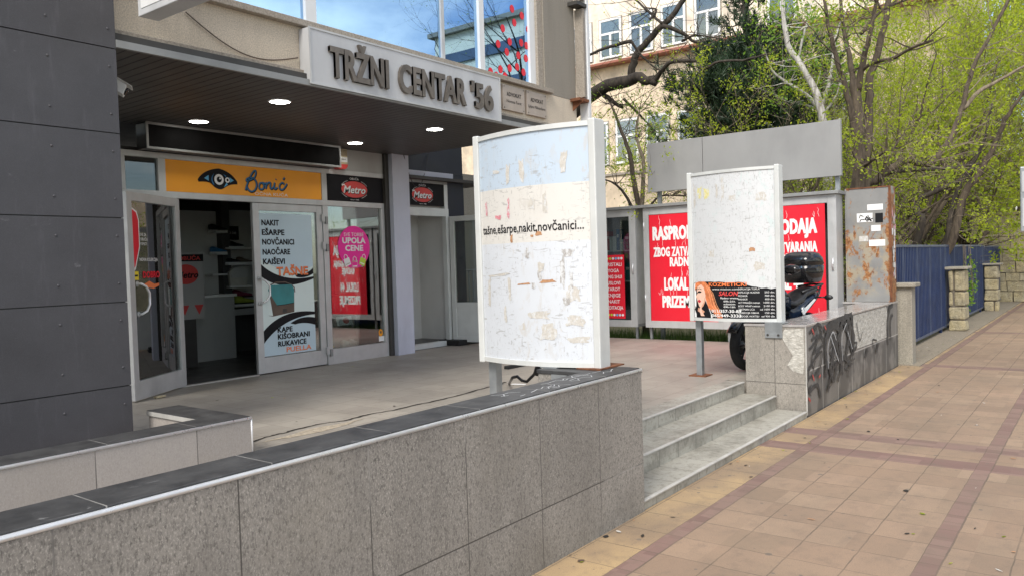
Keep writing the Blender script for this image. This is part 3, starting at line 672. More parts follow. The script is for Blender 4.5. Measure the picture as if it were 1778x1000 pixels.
dbx.box(4.53, 7.29, 8.455, 8.469, 3.315, 3.345, 'alu_dull'); dbx.box(4.53, 7.29, 8.455, 8.469, 3.045, 3.07, 'alu_dull'); dbx.box(4.53, 4.555, 8.455, 8.469, 3.07, 3.315, 'alu_dull'); dbx.box(7.265, 7.29, 8.455, 8.469, 3.07, 3.315, 'alu_dull')
dbx.box(4.555, 7.265, 8.463, 8.47, 3.07, 3.315, 'matte_black')
tag(dbx.build('shutter_box', None, 0.002), 'long unlit black sign box above the orange sign under the canopy', 'sign box')
win = MB(); win.box(7.225, 8.235, 8.735, 8.743, .53, 2.535, 'glass')
wn_ = win.build('shop_window', bd)

# door leaves
def leaf_frame(name, fr, W_, z0, z1, frame, rail=0.09, bot=0.2):
    m = MB()
    m.slab(fr, 0, rail, z0, z1, -.025, .025, frame); m.slab(fr, W_-rail, W_, z0, z1, -.025, .025, frame)
    m.slab(fr, rail, W_-rail, z1-rail, z1, -.025, .025, frame); m.slab(fr, rail, W_-rail, z0, z0+bot, -.025, .025, frame)
    return m.build(name, bd, 0.003)
def d_handle(fr, u, z0, z1, sgn, parent, out=.07):
    m = MB(); zc = (z0+z1)/2
    m.tube([fr(u, z1, .025), fr(u, z1, .025+out*.6), fr(u+sgn*.05, z1-.03, .025+out), fr(u+sgn*.11, zc+.06, .025+out), fr(u+sgn*.11, zc-.06, .025+out), fr(u+sgn*.05, z0+.03, .025+out), fr(u, z0, .025+out*.6), fr(u, z0, .025)], 0.013, 'alu_bright', 10)
    for z in (z0, z1): m.lathe(fr(u, z, .024), [(.028, 0), (.028, .008), (.018, .012)], 'alu', 12, fr.n)
    m.build('handle', parent)
f1 = front(6.02, 8.74, 0)
ld = leaf_frame('door', f1, 1.11, .335, 2.53, 'alu', .095, .2); ld['label'] = 'closed glazed door leaf covered by a pale bag poster'
MB().slab(f1, .095, 1.015, .535, 2.435, -.004, .004, 'glass').build('pane', ld)
d_handle(f1, .055, 1.24, 1.56, 1, ld)
for z in (2.36, 1.98, .52):
    hm = MB(); hm.slab(f1, 1.085, 1.135, z-.05, z+.05, .026, .06, 'alu'); hm.slab(f1, 1.14, 1.18, z-.08, z+.02, .04, .07, 'alu_dull'); hm.build('hinge', ld)
pe = Vector((4.10, 8.16, 0)); ph_ = Vector((5.02, 8.745, 0)); dv = (ph_-pe); Wl = dv.length
f2 = F(pe, dv)
od = leaf_frame('door', f2, Wl, .335, 2.53, 'alu', .095, .2); od['label'] = 'open glazed door leaf swung out beside the column'
MB().slab(f2, .095, Wl-.095, .535, 2.435, -.004, .004, 'glass').build('pane', od)
d_handle(f2, .13, 1.24, 1.56, 1, od)

# poster on the closed door
po = thing('door_poster', 'pale blue poster listing bags and accessories on the glass door', 'poster', (6.5, 8.73, .5))
fp = front(6.125, 8.7345, 0)
pb = MB(); pb.slab(fp, 0, .83, .55, 2.40, 0, .0015, 'poster_white'); pb.build('sheet', po)
pm = MB()
pm.poly(fp, [(0, 2.40), (.83, 2.40), (.83, 1.70), (.55, 1.62), (.3, 1.66), (0, 1.80)], .003, 'poster_blue')
pm.poly(fp, [(0, .55), (0, .86), (.2, 1.0), (.45, 1.07), (.83, 1.0), (.83, .55)], .003, 'poster_blue'); pm.build('tint', po)
sw = MB()
def curve(a, b, c, n=14): return [((1-t)**2*a[0]+2*t*(1-t)*b[0]+t*t*c[0], (1-t)**2*a[1]+2*t*(1-t)*b[1]+t*t*c[1]) for t in [i/n for i in range(n+1)]]
sw.poly(fp, curve((0, 1.74), (.3, 1.48), (.83, 1.56))+curve((.83, 1.53), (.3, 1.36), (0, 1.58)), .0045, 'print_black')
sw.poly(fp, curve((.5, 1.62), (.7, 1.56), (.83, 1.68))+curve((.83, 1.60), (.7, 1.53), (.55, 1.56)), .0048, 'print_black')
sw.poly(fp, curve((0, .88), (.3, 1.16), (.83, 1.08))+curve((.83, 1.045), (.3, 1.04), (0, .72)), .0045, 'print_black')
sw.poly(fp, curve((.42, .95), (.6, 1.05), (.83, 1.0))+curve((.83, .90), (.65, .96), (.5, .93)), .0048, 'print_black')
sw.build('swoosh', po)
bg_ = MB()
bg_.poly(fp, [(.07, 1.08), (.10, 1.40), (.16, 1.42), (.50, 1.36), (.49, 1.10), (.15, 1.06)], .005, 'brown')
bg_.poly(fp, [(.07, 1.08), (.055, 1.36), (.10, 1.40), (.15, 1.07)], .0055, 'poster_white')
bg_.poly(fp, [(.09, 1.40), (.12, 1.47), (.46, 1.465), (.50, 1.40), (.49, 1.22), (.22, 1.20)], .006, 'teal')
bg_.stroke(fp, [(.22, 1.20), (.35, 1.205), (.49, 1.22)], .008, .0065, 'print_black')
bg_.stroke(fp, [(.12, 1.47), (.22, 1.50), (.36, 1.50), (.46, 1.465), (.505, 1.42), (.51, 1.36)], .014, .0055, 'brown')
bg_.poly(fp, [(.30, 1.10), (.31, 1.15), (.37, 1.15), (.37, 1.10)], .0065, 'dark_frame')
bg_.build('handbag_print', po)
pt = MB()
for t, z, ww in (('NAKIT', 2.245, .27), ('EŠARPE', 2.12, .35), ('NOVČANICI', 1.995, .50), ('NAOČARE', 1.865, .43), ('KAIŠEVI', 1.74, .34)):
    pt.text(fp, t, .03, z, .072, 'print_black', ww, bold=.035, w0=.005)
pt.text(fp, 'TAŠNE', .234, 1.585, .11, 'rust', .51, bold=.018, w0=.0056); pt.text(fp, 'TAŠNE', .23, 1.592, .11, 'orange_txt', .51, bold=.03, w0=.0066)
for t, z, ww in (('KAPE', .845, .24), ('KIŠOBRANI', .755, .52), ('RUKAVICE', .66, .46)): pt.text(fp, t, .21, z, .068, 'print_black', ww, bold=.035, w0=.006)
pt.text(fp, 'PUELLA', .34, .575, .065, 'orange_txt', .41, bold=.02, w0=.006)
pt.build('lettering', po)

# round sticker on the shop window
ds = thing('round_sticker', 'round magenta sale sticker with three little bags on the shop window', 'sticker', (7.71, 8.73, 1.65))
fs = front(7.71, 8.7345, 1.96)
MB().ell(fs, 0, 0, .30, .305, 0, 'pink', .0015, 40).build('sheet', ds)
t_ = MB(); t_.text(fs, 'SVE TORBE', 0, .155, .05, 'white', .37, 'C', .003, bold=.0); t_.text(fs, 'UPOLA', 0, .055, .082, 'white', .44, 'C', .003, bold=.035); t_.text(fs, 'CENE', 0, -.055, .082, 'white', .34, 'C', .003, bold=.035)
t_.build('lettering', ds)
t_ = MB()
for u, a, m in ((-.14, .35, 'white'), (0, 0, 'pink'), (.15, -.35, 'lime')):
    c, d = math.cos(a), math.sin(a); v0 = -.215 if u else -.25
    rect = lambda x0, x1, y0, y1: [(u+x*c-y*d, v0+x*d+y*c) for x, y in ((x0, y0), (x1, y0), (x1, y1), (x0, y1))]
    t_.poly(fs, rect(-.055, .055, -.055, .055), .003 if u else .0034, m if u else 'scrap_red')
    if not u: t_.poly(fs, rect(-.048, .048, -.05, .03), .004, 'pink')
    t_.poly(fs, rect(-.04, .04, -.035, -.02), .0045, 'white' if m != 'white' else 'tape')
    t_.stroke(fs, [(u+x*c-y*d, v0+x*d+y*c) for x, y in ((-.03, .05), (-.03, .09), (0, .115), (.03, .09), (.03, .05))], .01, .0032, 'white')
t_.build('bag_print', ds)
tag(MB().ell(front(8.17, 8.734, .68), 0, 0, .04, .055, 0, 'orange', .0015, 20).ell(front(8.17, 8.734, .68), 0, .01, .018, .022, .003, 'brown', n=14).build('oval_sticker'), 'small orange oval sticker low on the shop window', 'sticker')
tag(MB().slab(front(8.13, 8.734, .555), 0, .11, 0, .075, 0, .0015, 'white').build('paper_label'), 'blank white label in the bottom corner of the shop window', 'label')

# red sticker and lettering on the open door
fo = F(f2(0, 0, .006), dv)
rs = thing('red_hexagon_sticker', 'red six-sided sale sticker at the edge of the open glass door', 'sticker', f2(.2, 1.7, .01))
MB().poly(fo, [(.09, 2.38), (.21, 2.33), (.245, 2.24), (.245, 1.95), (.15, 1.72), (.09, 1.66)], .001, 'white', .002).poly(fo, [(.09, 2.36), (.195, 2.315), (.228, 2.235), (.228, 1.955), (.14, 1.745), (.09, 1.70)], .0035, 'red').build('sheet', rs)
gl = thing('door_lettering', 'small white and red shop lettering stuck on the open glass door', 'lettering', f2(.4, 1.7, .01))
t_ = MB(); t_.text(fo, 'SVE ZA', .26, 2.07, .03, 'white', .12, w0=.002); t_.text(fo, 'OBUĆU', .26, 2.02, .03, 'white', .14, w0=.002); t_.text(fo, 'POPUSTI', .26, 1.97, .03, 'white', .12, w0=.002)
t_.text(fo, 'NOVA KOLEKCIJA', .23, 1.80, .035, 'white', .36, w0=.002, bold=.01); t_.build('white_line', gl)
t_ = MB(); t_.text(fo, 'DOBRO', .28, 1.62, .07, 'red', .34, w0=.002, bold=.03); t_.poly(fo, [(.29, 1.55), (.33, 1.52), (.48, 1.50), (.60, 1.53), (.60, 1.56), (.50, 1.55), (.40, 1.585)], .002, 'orange_txt'); t_.build('red_line', gl)
tag(MB().slab(fo, .09, .19, 1.60, 1.69, .004, .005, 'yellow').slab(fo, .105, .175, 1.635, 1.655, .0055, .006, 'print_black').build('yellow_tag'), 'small yellow alarm notice on the open glass door', 'sticker')

# signs over the shopfront
osn = thing('orange_shop_sign', 'orange optician fascia sign with a black eye emblem over the shop door', 'sign', (6, 8.7, 2.62))
MB().box(4.872, 7.133, 8.712, 8.75, 2.612, 2.983, 'orange').build('panel', osn)
fs = front(0, 8.712, 0); e = MB()
e.poly(fs, curve((5.275, 2.775), (5.36, 2.90), (5.56, 2.925))+curve((5.56, 2.925), (5.73, 2.90), (5.815, 2.775))+curve((5.815, 2.745), (5.70, 2.745), (5.63, 2.69))+curve((5.60, 2.675), (5.56, 2.66), (5.50, 2.69))+curve((5.44, 2.74), (5.38, 2.76), (5.285, 2.745)), .002, 'print_black')
e.poly(fs, [(5.36, 2.795), (5.42, 2.835), (5.42, 2.765)], .0035, 'sky_print'); e.poly(fs, [(5.765, 2.79), (5.705, 2.825), (5.71, 2.76)], .0035, 'sky_print')
e.poly(fs, curve((5.50, 2.865), (5.42, 2.79), (5.49, 2.715))+curve((5.49, 2.735), (5.45, 2.79), (5.49, 2.85)), .0035, 'blue_print'); e.poly(fs, [(5.62, 2.86), (5.66, 2.84), (5.655, 2.825)], .0035, 'blue_print'); e.poly(fs, [(5.62, 2.695), (5.66, 2.76), (5.68, 2.735)], .0035, 'sky_print')
e.ell(fs, 5.56, 2.79, .064, .066, .003, 'white'); e.ell(fs, 5.562, 2.79, .034, .036, .0045, 'print_black'); e.ell(fs, 5.573, 2.803, .012, .012, .006, 'white', n=12)
e.ell(fs, 5.675, 2.79, .032, .034, .004, 'white'); e.ell(fs, 5.675, 2.79, .015, .016, .0055, 'print_black', n=16); e.build('eye_emblem', osn)
l = MB()
def scr_(pts, wd=.016, dz=0, m='blue_print', w0=.006, mbx=None):
    sm = []
    for i in range(len(pts)-1):
        p0, p1, p2, p3 = pts[max(i-1, 0)], pts[i], pts[i+1], pts[min(i+2, len(pts)-1)]
        for k in range(5):
            t = k/5; sm.append(tuple(0.5*((2*b)+(c-a)*t+(2*a-5*b+4*c-d)*t*t+(-a+3*b-3*c+d)*t**3) for a, b, c, d in zip(p0, p1, p2, p3)))
    sm.append(pts[-1]); (mbx or l).stroke(fs, sm, wd, w0, m)
strokes = [[(5.925, 2.68), (5.96, 2.78), (6.03, 2.90), (6.075, 2.94), (6.085, 2.91), (6.06, 2.85), (6.0, 2.815), (5.945, 2.80), (5.955, 2.83), (6.02, 2.845), (6.075, 2.815), (6.09, 2.75), (6.06, 2.69), (6.01, 2.668), (5.965, 2.69), (5.945, 2.73)],
    [(6.175, 2.79), (6.14, 2.78), (6.125, 2.735), (6.145, 2.705), (6.185, 2.715), (6.20, 2.76), (6.175, 2.79), (6.235, 2.78)],
    [(6.225, 2.715), (6.245, 2.80)], [(6.24, 2.765), (6.275, 2.80), (6.30, 2.79), (6.295, 2.74), (6.315, 2.72), (6.345, 2.75)],
    [(6.365, 2.805), (6.355, 2.74), (6.375, 2.72), (6.405, 2.745)], [(6.385, 2.845), (6.388, 2.853)],
    [(6.515, 2.79), (6.485, 2.81), (6.445, 2.78), (6.44, 2.735), (6.475, 2.715), (6.52, 2.745), (6.56, 2.80)], [(6.50, 2.85), (6.525, 2.88)]]
for p in strokes: scr_([(a+.006, b-.006) for a, b in p], .030, 0, 'print_black', .004)
for p in strokes: scr_(p, .017, 0, 'blue_print', .0065)
l.build('script_lettering', osn)
MB().text(fs, 'OČNA KUĆA', 6.06, 2.628, .036, 'white', .51, w0=.003).build('small_lettering', osn)

def oval_sign(x0, x1, z0, z1, y, label, k):
    o = thing('oval_shop_sign', label, 'sign', ((x0+x1)/2, y, z0), 'oval shoe shop signs')
    MB().box(x0, x1, y+.012, y+.045, z0, z1, 'print_black').build('panel', o)
    f = front((x0+x1)/2+(-.02 if k == 0 else -.08), y+.012, (z0+z1)/2-.01); m = MB()
    m.ell(f, 0, 0, .245, .118, .002, 'red_dull', n=40); m.build('oval', o)
    m = MB()
    for a0, a1 in ((25, 62), (118, 155), (205, 240), (300, 335)):
        m.stroke(f, [(.265*math.cos(R(a)), .137*math.sin(R(a))) for a in range(a0, a1, 4)], .005, .002, 'white')
    m.text(f, 'OBUĆA', 0, .137, .03, 'white', .17, 'C', .003); m.text(f, 'since 1986', 0, -.155, .017, 'white', .16, 'C', .003)
    m.text(f, 'Metro', .006, -.062, .105, 'print_black', .42, 'C', .004, bold=.03, shear=.25); m.text(f, 'Metro', -.002, -.054, .105, 'white', .42, 'C', .0055, bold=.022, shear=.25)
    m.stroke(f, [(-.235, .045), (-.215, .062), (-.18, .058)], .02, .0054, 'white')
    m.build('lettering', o)
oval_sign(7.228, 8.30, 2.615, 2.983, 8.708, 'black shoe shop sign with red oval over the display window', 0)
oval_sign(9.01, 9.87, 2.64, 3.0, 8.895, 'black shoe shop sign with red oval over the open white door', 1)

# side entrance
sd = MB()
sd.box(8.732, 10.07, 8.86, 8.99, 3.07, 3.19, 'grey_col'); sd.box(8.732, 8.995, 8.93, 8.99, ZT, 3.07, 'grey_col')
sd.box(8.996, 9.96, 8.90, 8.98, 3.003, 3.068, 'alu_dull'); sd.box(9.875, 9.96, 8.90, 8.98, 2.60, 3.003, 'white_frame')
sd.box(8.996, 9.96, 8.89, 8.98, 2.47, 2.60, 'white_frame'); sd.box(9.89, 9.96, 8.89, 8.98, ZT, 2.47, 'white_frame'); sd.box(8.996, 9.89, 8.86, 8.98, ZT, 0.40, 'white_frame')
sd.build('entrance_frame', bd, 0.003)
MB().box(8.735, 8.99, 8.991, 9.75, ZT, 3.35, 'inner_white').box(8.99, 10.1, 9.62, 9.75, ZT, 3.35, 'inner_white').box(9.97, 10.1, 8.991, 9.62, ZT, 3.35, 'inner_white').box(8.99, 9.97, 8.99, 9.62, ZT, .40, 'shop_floor').box(8.99, 9.97, 8.99, 9.62, 2.6, 3.3, 'inner_white').build('passage', bd)
nv = MB(); nv.box(8.732, 10.42, 8.992, 9.0, 3.19, 3.40, 'navy').box(8.9, 10.42, 8.95, 8.99, 3.195, 3.69, 'navy').box(8.9, 10.42, 8.95, 8.99, 3.695, 7.0, 'navy').box(9.962, 10.42, 8.94, 8.99, 1.76, 3.068, 'navy').box(10.072, 10.42, 8.94, 8.99, 3.068, 3.19, 'navy').box(9.962, 10.42, 8.94, 8.99, ZT, 1.755, 'navy').box(10.38, 10.42, 8.99, 12, ZT, 7, 'navy')
nv.build('navy_cladding', bd)
f3 = F((9.965, 8.87, 0), (0.12, -1, 0))
md = leaf_frame('door', f3, .95, .37, 2.47, 'white_frame', .085, .09); md['label'] = 'white half-glazed door leaf standing open'
MB().slab(f3, .085, .865, .46, .95, -.012, .012, 'white_frame').slab(f3, .12, .83, .50, .90, .012, .016, 'white_frame').slab(f3, .085, .865, .95, 1.03, -.025, .025, 'white_frame').build('kick_panel', md)
MB().slab(f3, .085, .865, 1.03, 2.385, -.004, .004, 'glass_dark').build('pane', md)
MB().box(10.42, 13.2, 10.2, 10.5, 0, 1.55, 'concrete_panel').box(10.42, 13.2, 10.2, 10.5, 1.56, 2.5, 'concrete_panel').box(10.42, 13.2, 10.2, 10.5, 2.51, 3.45, 'concrete_panel').build('concrete_wall', bd)
rl = MB()
for i in range(14): rl.tube([(10.6+i*.13, 9.7, ZT), (10.6+i*.13, 9.7, 1.55)], .012, 'steel', 6)
rl.tube([(10.5, 9.7, 1.55), (12.4, 9.7, 1.55)], .018, 'steel', 6)
tag(rl.build('metal_railing'), 'thin metal bar railing seen through the open white door', 'railing')
cb = MB(); p0, p1 = Vector((8.62, 8.57, 3.36)), Vector((9.55, 8.93, 3.48))
cb.tube([p0.lerp(p1, t)+Vector((0, 0, -1.05*math.sin(math.pi*t)**.9*.5)) for t in [i/16 for i in range(17)]], .006, 'black', 5)
tag(cb.build('hanging_cable'), 'thin black cable sagging over the side entrance', 'cable')
cb = MB(); p0, p1 = ony(322, 22, 5.985), ony(517, 101, 5.985)
cb.tube([p0.lerp(p1, t)+Vector((0, -.004, -.16*math.sin(math.pi*t))) for t in [i/16 for i in range(17)]], .006, 'brown', 5)
tag(cb.build('wall_cable'), 'thin brown cable drooping across the beige fascia', 'cable')

# shop interior
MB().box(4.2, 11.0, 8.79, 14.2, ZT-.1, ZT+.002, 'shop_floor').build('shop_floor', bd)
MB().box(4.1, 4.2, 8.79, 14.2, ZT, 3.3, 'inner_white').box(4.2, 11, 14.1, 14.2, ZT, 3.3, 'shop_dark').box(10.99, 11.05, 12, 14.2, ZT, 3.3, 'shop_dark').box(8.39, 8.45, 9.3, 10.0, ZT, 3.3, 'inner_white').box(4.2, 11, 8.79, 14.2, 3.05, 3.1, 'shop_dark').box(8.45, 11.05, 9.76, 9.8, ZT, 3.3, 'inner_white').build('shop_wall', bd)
Yb = 11.6
pa, pb2 = ony(305, 365, Yb), ony(374, 362, Yb); pc, pd = ony(388, 362, Yb), ony(460, 358, Yb); zb = ony(400, 546, Yb).z
MB().box(pa.x, pb2.x, Yb, Yb+.1, zb, pa.z, 'inner_white').box(pa.x-.9, pa.x-.02, Yb+.1, Yb+.2, zb, pa.z, 'inner_white').box(pb2.x, pc.x, Yb-.15, Yb+.1, ZT, 3.05, 'shop_dark').box(pa.x-1.2, pb2.x-.004, Yb+.03, Yb+.09, ZT, zb-.004, 'shop_dark').box(pc.x+.004, pd.x+.3, Yb+.1, Yb+.2, ZT, zb-.004, 'shop_dark').box(pc.x, pd.x, Yb+.25, Yb+.3, zb, pc.z, 'inner_white').build('shop_partition', bd)
shelves = []
sh = thing('shoe_shelves', 'white wall shelves of shoes deep inside the shop doorway', 'shelves', (pc.x+.3, Yb, 1))
for (x0, x1, y) in ((388, 445, 430), (388, 445, 458), (390, 445, 497), (392, 445, 529), (366, 386, 402), (367, 386, 440), (360, 386, 476)):
    a, b = ony(x0, y, Yb-.1), ony(x1, y, Yb-.1)
    MB().box(a.x, b.x, Yb-.25, Yb+.22 if x0 > 387 else Yb-.02, a.z-.03, a.z, 'shelf_white').build('shelf', sh)
    shelves.append((a, b))
a = ony(392, 545, Yb-.1); MB().box(a.x, a.x+.9, Yb-.3, Yb+.2, zb, ony(392, 531, Yb).z-.05, 'grey_panel').build('base_unit', sh)
def shoe(x, y, z, m, sole, label, s=1.0, rz=0.0):
    o = MB(); T = Matrix.Translation((x, y, z)) @ Matrix.Rotation(rz, 4, 'Z'); rings = []
    for t, wv, h0, h1 in ((0, .03, 0, .085), (.12, .036, 0, .095), (.3, .035, 0, .085), (.5, .04, 0, .06), (.75, .045, 0, .045), (.93, .035, 0, .035), (1, .012, .005, .02)):
        rings.append([T @ Vector(((t-.5)*.29*s, wv*s*math.cos(q), (h0+(h1-h0)*(.5+.5*math.sin(q)))*s+.015)) for q in [2*math.pi*i/10 for i in range(10)]])
    o.loft(rings, m)
    rings = [[T @ Vector(((t-.5)*.30*s, wv*s*sg, zz)) for sg, zz in ((-1, 0), (1, 0), (1, .02), (-1, .02))] for t, wv in ((0, .03), (.15, .038), (.5, .036), (.75, .046), (.95, .03), (1.0, .012))]
    o.loft(rings, sole)
    return tag(o.build('shoe'), label, 'shoe', 'shoes on display in the shop')
def on_shelf(i, t, m, sole, label, s=1.0, rz=0.0):
    a, b = shelves[i]; shoe(a.x+(b.x-a.x)*t, Yb-.12, a.z, m, sole, label, s, rz)
on_shelf(0, .35, 'black', 'white', 'black shoe with white sole on the top shop shelf')
on_shelf(1, .62, 'brown', 'white', 'dark brown shoe on the middle shop shelf'); on_shelf(1, .25, 'print_black', 'white', 'small black shoe beside the brown shoe on the middle shelf', 1.0)
M['sh_red'] = plain('raspberry_suede', (0.22, 0.03, 0.07), 0.7); M['sh_green'] = plain('lime_canvas', (0.35, 0.42, 0.05), 0.7); M['sh_white'] = plain('white_leather', (0.6, 0.58, 0.52), 0.5)
a, b = shelves[3]
shoe(a.x+.35, Yb-.12, a.z, 'sh_green', 'print_black', 'lime green shoe at the bottom of the shop shelves', 1.3); shoe(a.x+.45, Yb+.1, a.z+.10, 'sh_red', 'print_black', 'raspberry shoe heaped behind the lime one', 1.3)
a, b = shelves[2]
bgm = MB(); fB = front(a.x+.05, Yb-.2, a.z)
bgm.poly(fB, [(0, 0), (.3, 0), (.33, .22), (.27, .30), (.05, .30), (-.02, .22)], 0, 'sh_white', -.1); bgm.stroke(fB, [(.06, .30), (.08, .38), (.2, .38), (.22, .30)], .02, -.05, 'sh_white'); bgm.poly(fB, [(.02, .13), (.3, .13), (.32, .23), (.25, .29), (.06, .29), (0, .22)], .002, 'inner_white', .012)
tag(bgm.build('handbag'), 'cream handbag standing on the lower shop shelf', 'handbag')
a, b = shelves[4]
shoe(a.x+.12, Yb-.12, a.z, 'print_black', 'scrap_grey', 'dark shoe on the narrow shelf left of the brown post', 1.1); a, b = shelves[5]
shoe(a.x+.12, Yb-.12, a.z, 'blue_print', 'white', 'blue shoe on the narrow shelf left of the brown post', 1.0)
q0, q1 = ony(390, 393, Yb+.2), ony(415, 417, Yb+.2)
ps = thing('shelf_sign', 'small black notice above the shop shelves', 'sign', (q0.x, Yb+.2, q1.z))
MB().box(q0.x, q1.x, Yb+.2, Yb+.24, q1.z, q0.z, 'print_black').build('panel', ps); MB().text(front(q0.x, Yb+.2, 0), 'basic shoes', .05, (q0.z+q1.z)/2-.02, .06, 'white', q1.x-q0.x-.1, w0=.003).build('lettering', ps)
Yp = 10.4
q0, q1 = ony(303, 440, Yp), ony(357, 552, Yp)
ip = thing('standing_poster', 'grey standing poster with a red oval and two red triangles inside the doorway', 'poster', (q0.x, Yp, ZT))
MB().box(q0.x, q1.x, Yp, Yp+.03, q1.z, q0.z, 'grey_panel').box(q0.x, q1.x, Yp-.002, Yp, q0.z-.12, q0.z-.02, 'print_black').build('panel', ip); MB().box(q0.x+.1, q0.x+.3, Yp+.031, Yp+.08, ZT, q0.z-.1, 'shop_dark').build('stand', ip)
fI = front((q0.x+q1.x)/2, Yp, 0); zc = q0.z-.30; m = MB()
m.ell(fI, -.06, zc, .19, .14, .002, 'red_dull'); m.text(fI, 'OBUĆA', 0, q0.z-.10, .055, 'red_dull', .34, 'C', .004, bold=.02); m.text(fI, 'Metro', -.04, zc-.05, .09, 'print_black', .34, 'C', .004, bold=.03, shear=.25)
for u in (-.1, .12): m.poly(fI, [(u-.07, q1.z+.20), (u+.07, q1.z+.20), (u, q1.z+.06)], .002, 'red_dull')
m.build('print', ip)
ct = MB(); ct.box(pa.x-.2, pb2.x-.18, 10.9, 11.35, ZT, 1.28, 'grey_panel').box(pa.x-.23, pb2.x-.15, 10.87, 11.38, 1.28, 1.32, 'shelf_white')
tag(ct.build('shop_counter', None, 0.004), 'pale shop counter behind the standing poster', 'counter')
for k in range(5): tag(MB().box(5.42, 5.7, 10.9, 11.25, ZT+.13*k+.004, ZT+.13*k+.125, 'shelf_white').build('shoe_box', None, 0.003), 'white shoe box in the low stack inside the doorway', 'box', 'shoe boxes stacked in the doorway')
# things in the window
ws = thing('display_plinth', 'dark display plinth inside the shop window', 'plinth', (7.7, 9.2, ZT))
MB().box(7.35, 8.3, 8.82, 9.7, ZT, .50, 'shop_dark').build('deck', ws); MB().box(7.58, 8.02, 9.1, 9.5, .502, 1.25, 'shop_dark').build('block', ws, 0.004)
MB().box(7.57, 8.03, 9.08, 9.52, 1.25, 1.27, 'dark_frame').build('block_top', ws)
shoe(7.30+.06, 8.95, .50, 'yellow', 'print_black', 'small yellow shoe low in the shop window', .9, .4); shoe(7.72, 8.92, .50, 'sh_white', 'tape', 'cream shoe low in the shop window', 1.2, .2); shoe(7.86, 8.98, .50, 'sh_white', 'white', 'second cream shoe beside the block in the window', 1.2, .5); shoe(6.98, 8.95, .335, 'shop_dark', 'white', 'dark shoe behind the edge of the door poster', 1.1, 1.2)
cd = MB(); cd.slab(F((7.62, 9.06, .82), (1, 0, 0), (0, .25, 1)), 0, .3, 0, .13, 0, .004, 'white'); cd.ell(F((7.62, 9.06, .82), (1, 0, 0), (0, .25, 1)), .18, .065, .06, .045, .006, 'red_dull')
tag(cd.build('price_card'), 'white card with a red dot propped on the window block', 'card')
# tourist print behind the open door
tw = thing('tower_print', 'tall printed panel of a pale stone bridge tower behind the open glass door', 'print', (4.4, 9.0, ZT))
fT = F((4.39, 8.80, 0), (1, 0, 0)); MB().slab(fT, 0, .5, .5, 1.25, 0, .01, 'poster_white').build('panel', tw)
m = MB()
for u in (.06, .32):
    m.poly(fT, [(u, .5), (u+.12, .5), (u+.12, 1.05), (u+.10, 1.10), (u+.06, 1.2), (u+.02, 1.10), (u, 1.05)], .012, 'cream')
    for i in range(6): m.poly(fT, [(u+.03, .55+i*.08), (u+.09, .55+i*.08), (u+.09, .59+i*.08), (u+.03, .59+i*.08)], .014, 'brown')
m.poly(fT, [(.0, .95), (.5, .95), (.5, 1.0), (.0, 1.0)], .013, 'cream'); m.build('print', tw)

# ceiling downlights
for (x, y, lab) in ((4.97, 6.66, 'lit round recessed light near the canopy edge above the open door'), (4.98, 8.15, 'lit round recessed light deep under the canopy near the column'), (7.30, 8.17, 'lit round recessed light deep under the canopy before the shoe shop sign'), (7.30, 6.70, 'lit round recessed light near the canopy edge above the big white billboard')):
    o = thing('recessed_light', lab, 'light', (x, y, 3.35), 'canopy recessed lights')
    m = MB(); n = 28
    for i in range(n):
        a, b = 2*math.pi*i/n, 2*math.pi*(i+1)/n
        m.add([(x+r*math.cos(t), y+r*math.sin(t), z) for r, z in ((.10, 3.345), (.118, 3.3515)) for t in (a, b)], [(0, 1, 3, 2)], 'alu')
    m.build('trim_ring', o); MB().lathe((x, y, 3.349), [(.10, 0), (.10, -.001)], 'lamp', 28).build('lamp_disc', o)
# alarm box, cctv
al = thing('alarm_siren', 'cream alarm box with a red beacon beside the black sign box', 'alarm', (7.42, 8.6, 3.05))
MB().box(7.31, 7.53, 8.60, 8.705, 3.12, 3.335, 'cream').build('case', al, 0.006)
fA = front(7.36, 8.60, 0); m = MB(); m.slab(fA, .03, .16, 3.235, 3.32, .001, .004, 'brown')
for i in range(6): m.slab(fA, .03, .16, 3.24+i*.013, 3.245+i*.013, .004, .007, 'cream')
m.slab(fA, .02, .165, 3.15, 3.22, .001, .002, 'white'); m.text(fA, 'SIRENA', .04, 3.178, .018, 'print_black', .10, w0=.004); m.build('grille', al)
MB().poly(front(7.31, 8.59, 0), [(0, 3.118), (.22, 3.118), (.20, 3.07), (.16, 3.05), (.06, 3.05), (.02, 3.07)], 0, 'red_dull', -.1).build('beacon', al, 0.004)
cc = thing('security_camera', 'white security camera on the side of the anthracite column', 'camera', (2.95, 6.3, 3.15))
MB().box(2.94, 3.0, 6.34, 6.42, 3.2, 3.34, 'white_plastic').tube([(3.0, 6.38, 3.27), (3.1, 6.34, 3.24)], .02, 'white_plastic', 8).build('mount', cc)
fC = F((3.02, 6.40, 3.26), (.75, -.5, -.55), (.35, -.1, .9)); MB().slab(fC, 0, .26, -.045, .045, -.045, .045, 'white_plastic').slab(fC, -.02, .30, .046, .056, -.055, .055, 'white_plastic').build('housing', cc, 0.01)
MB().lathe(fC(.261, 0, 0), [(.032, 0), (.032, .012), (.02, .014)], 'black_gloss', 14, fC.r).build('lens', cc)

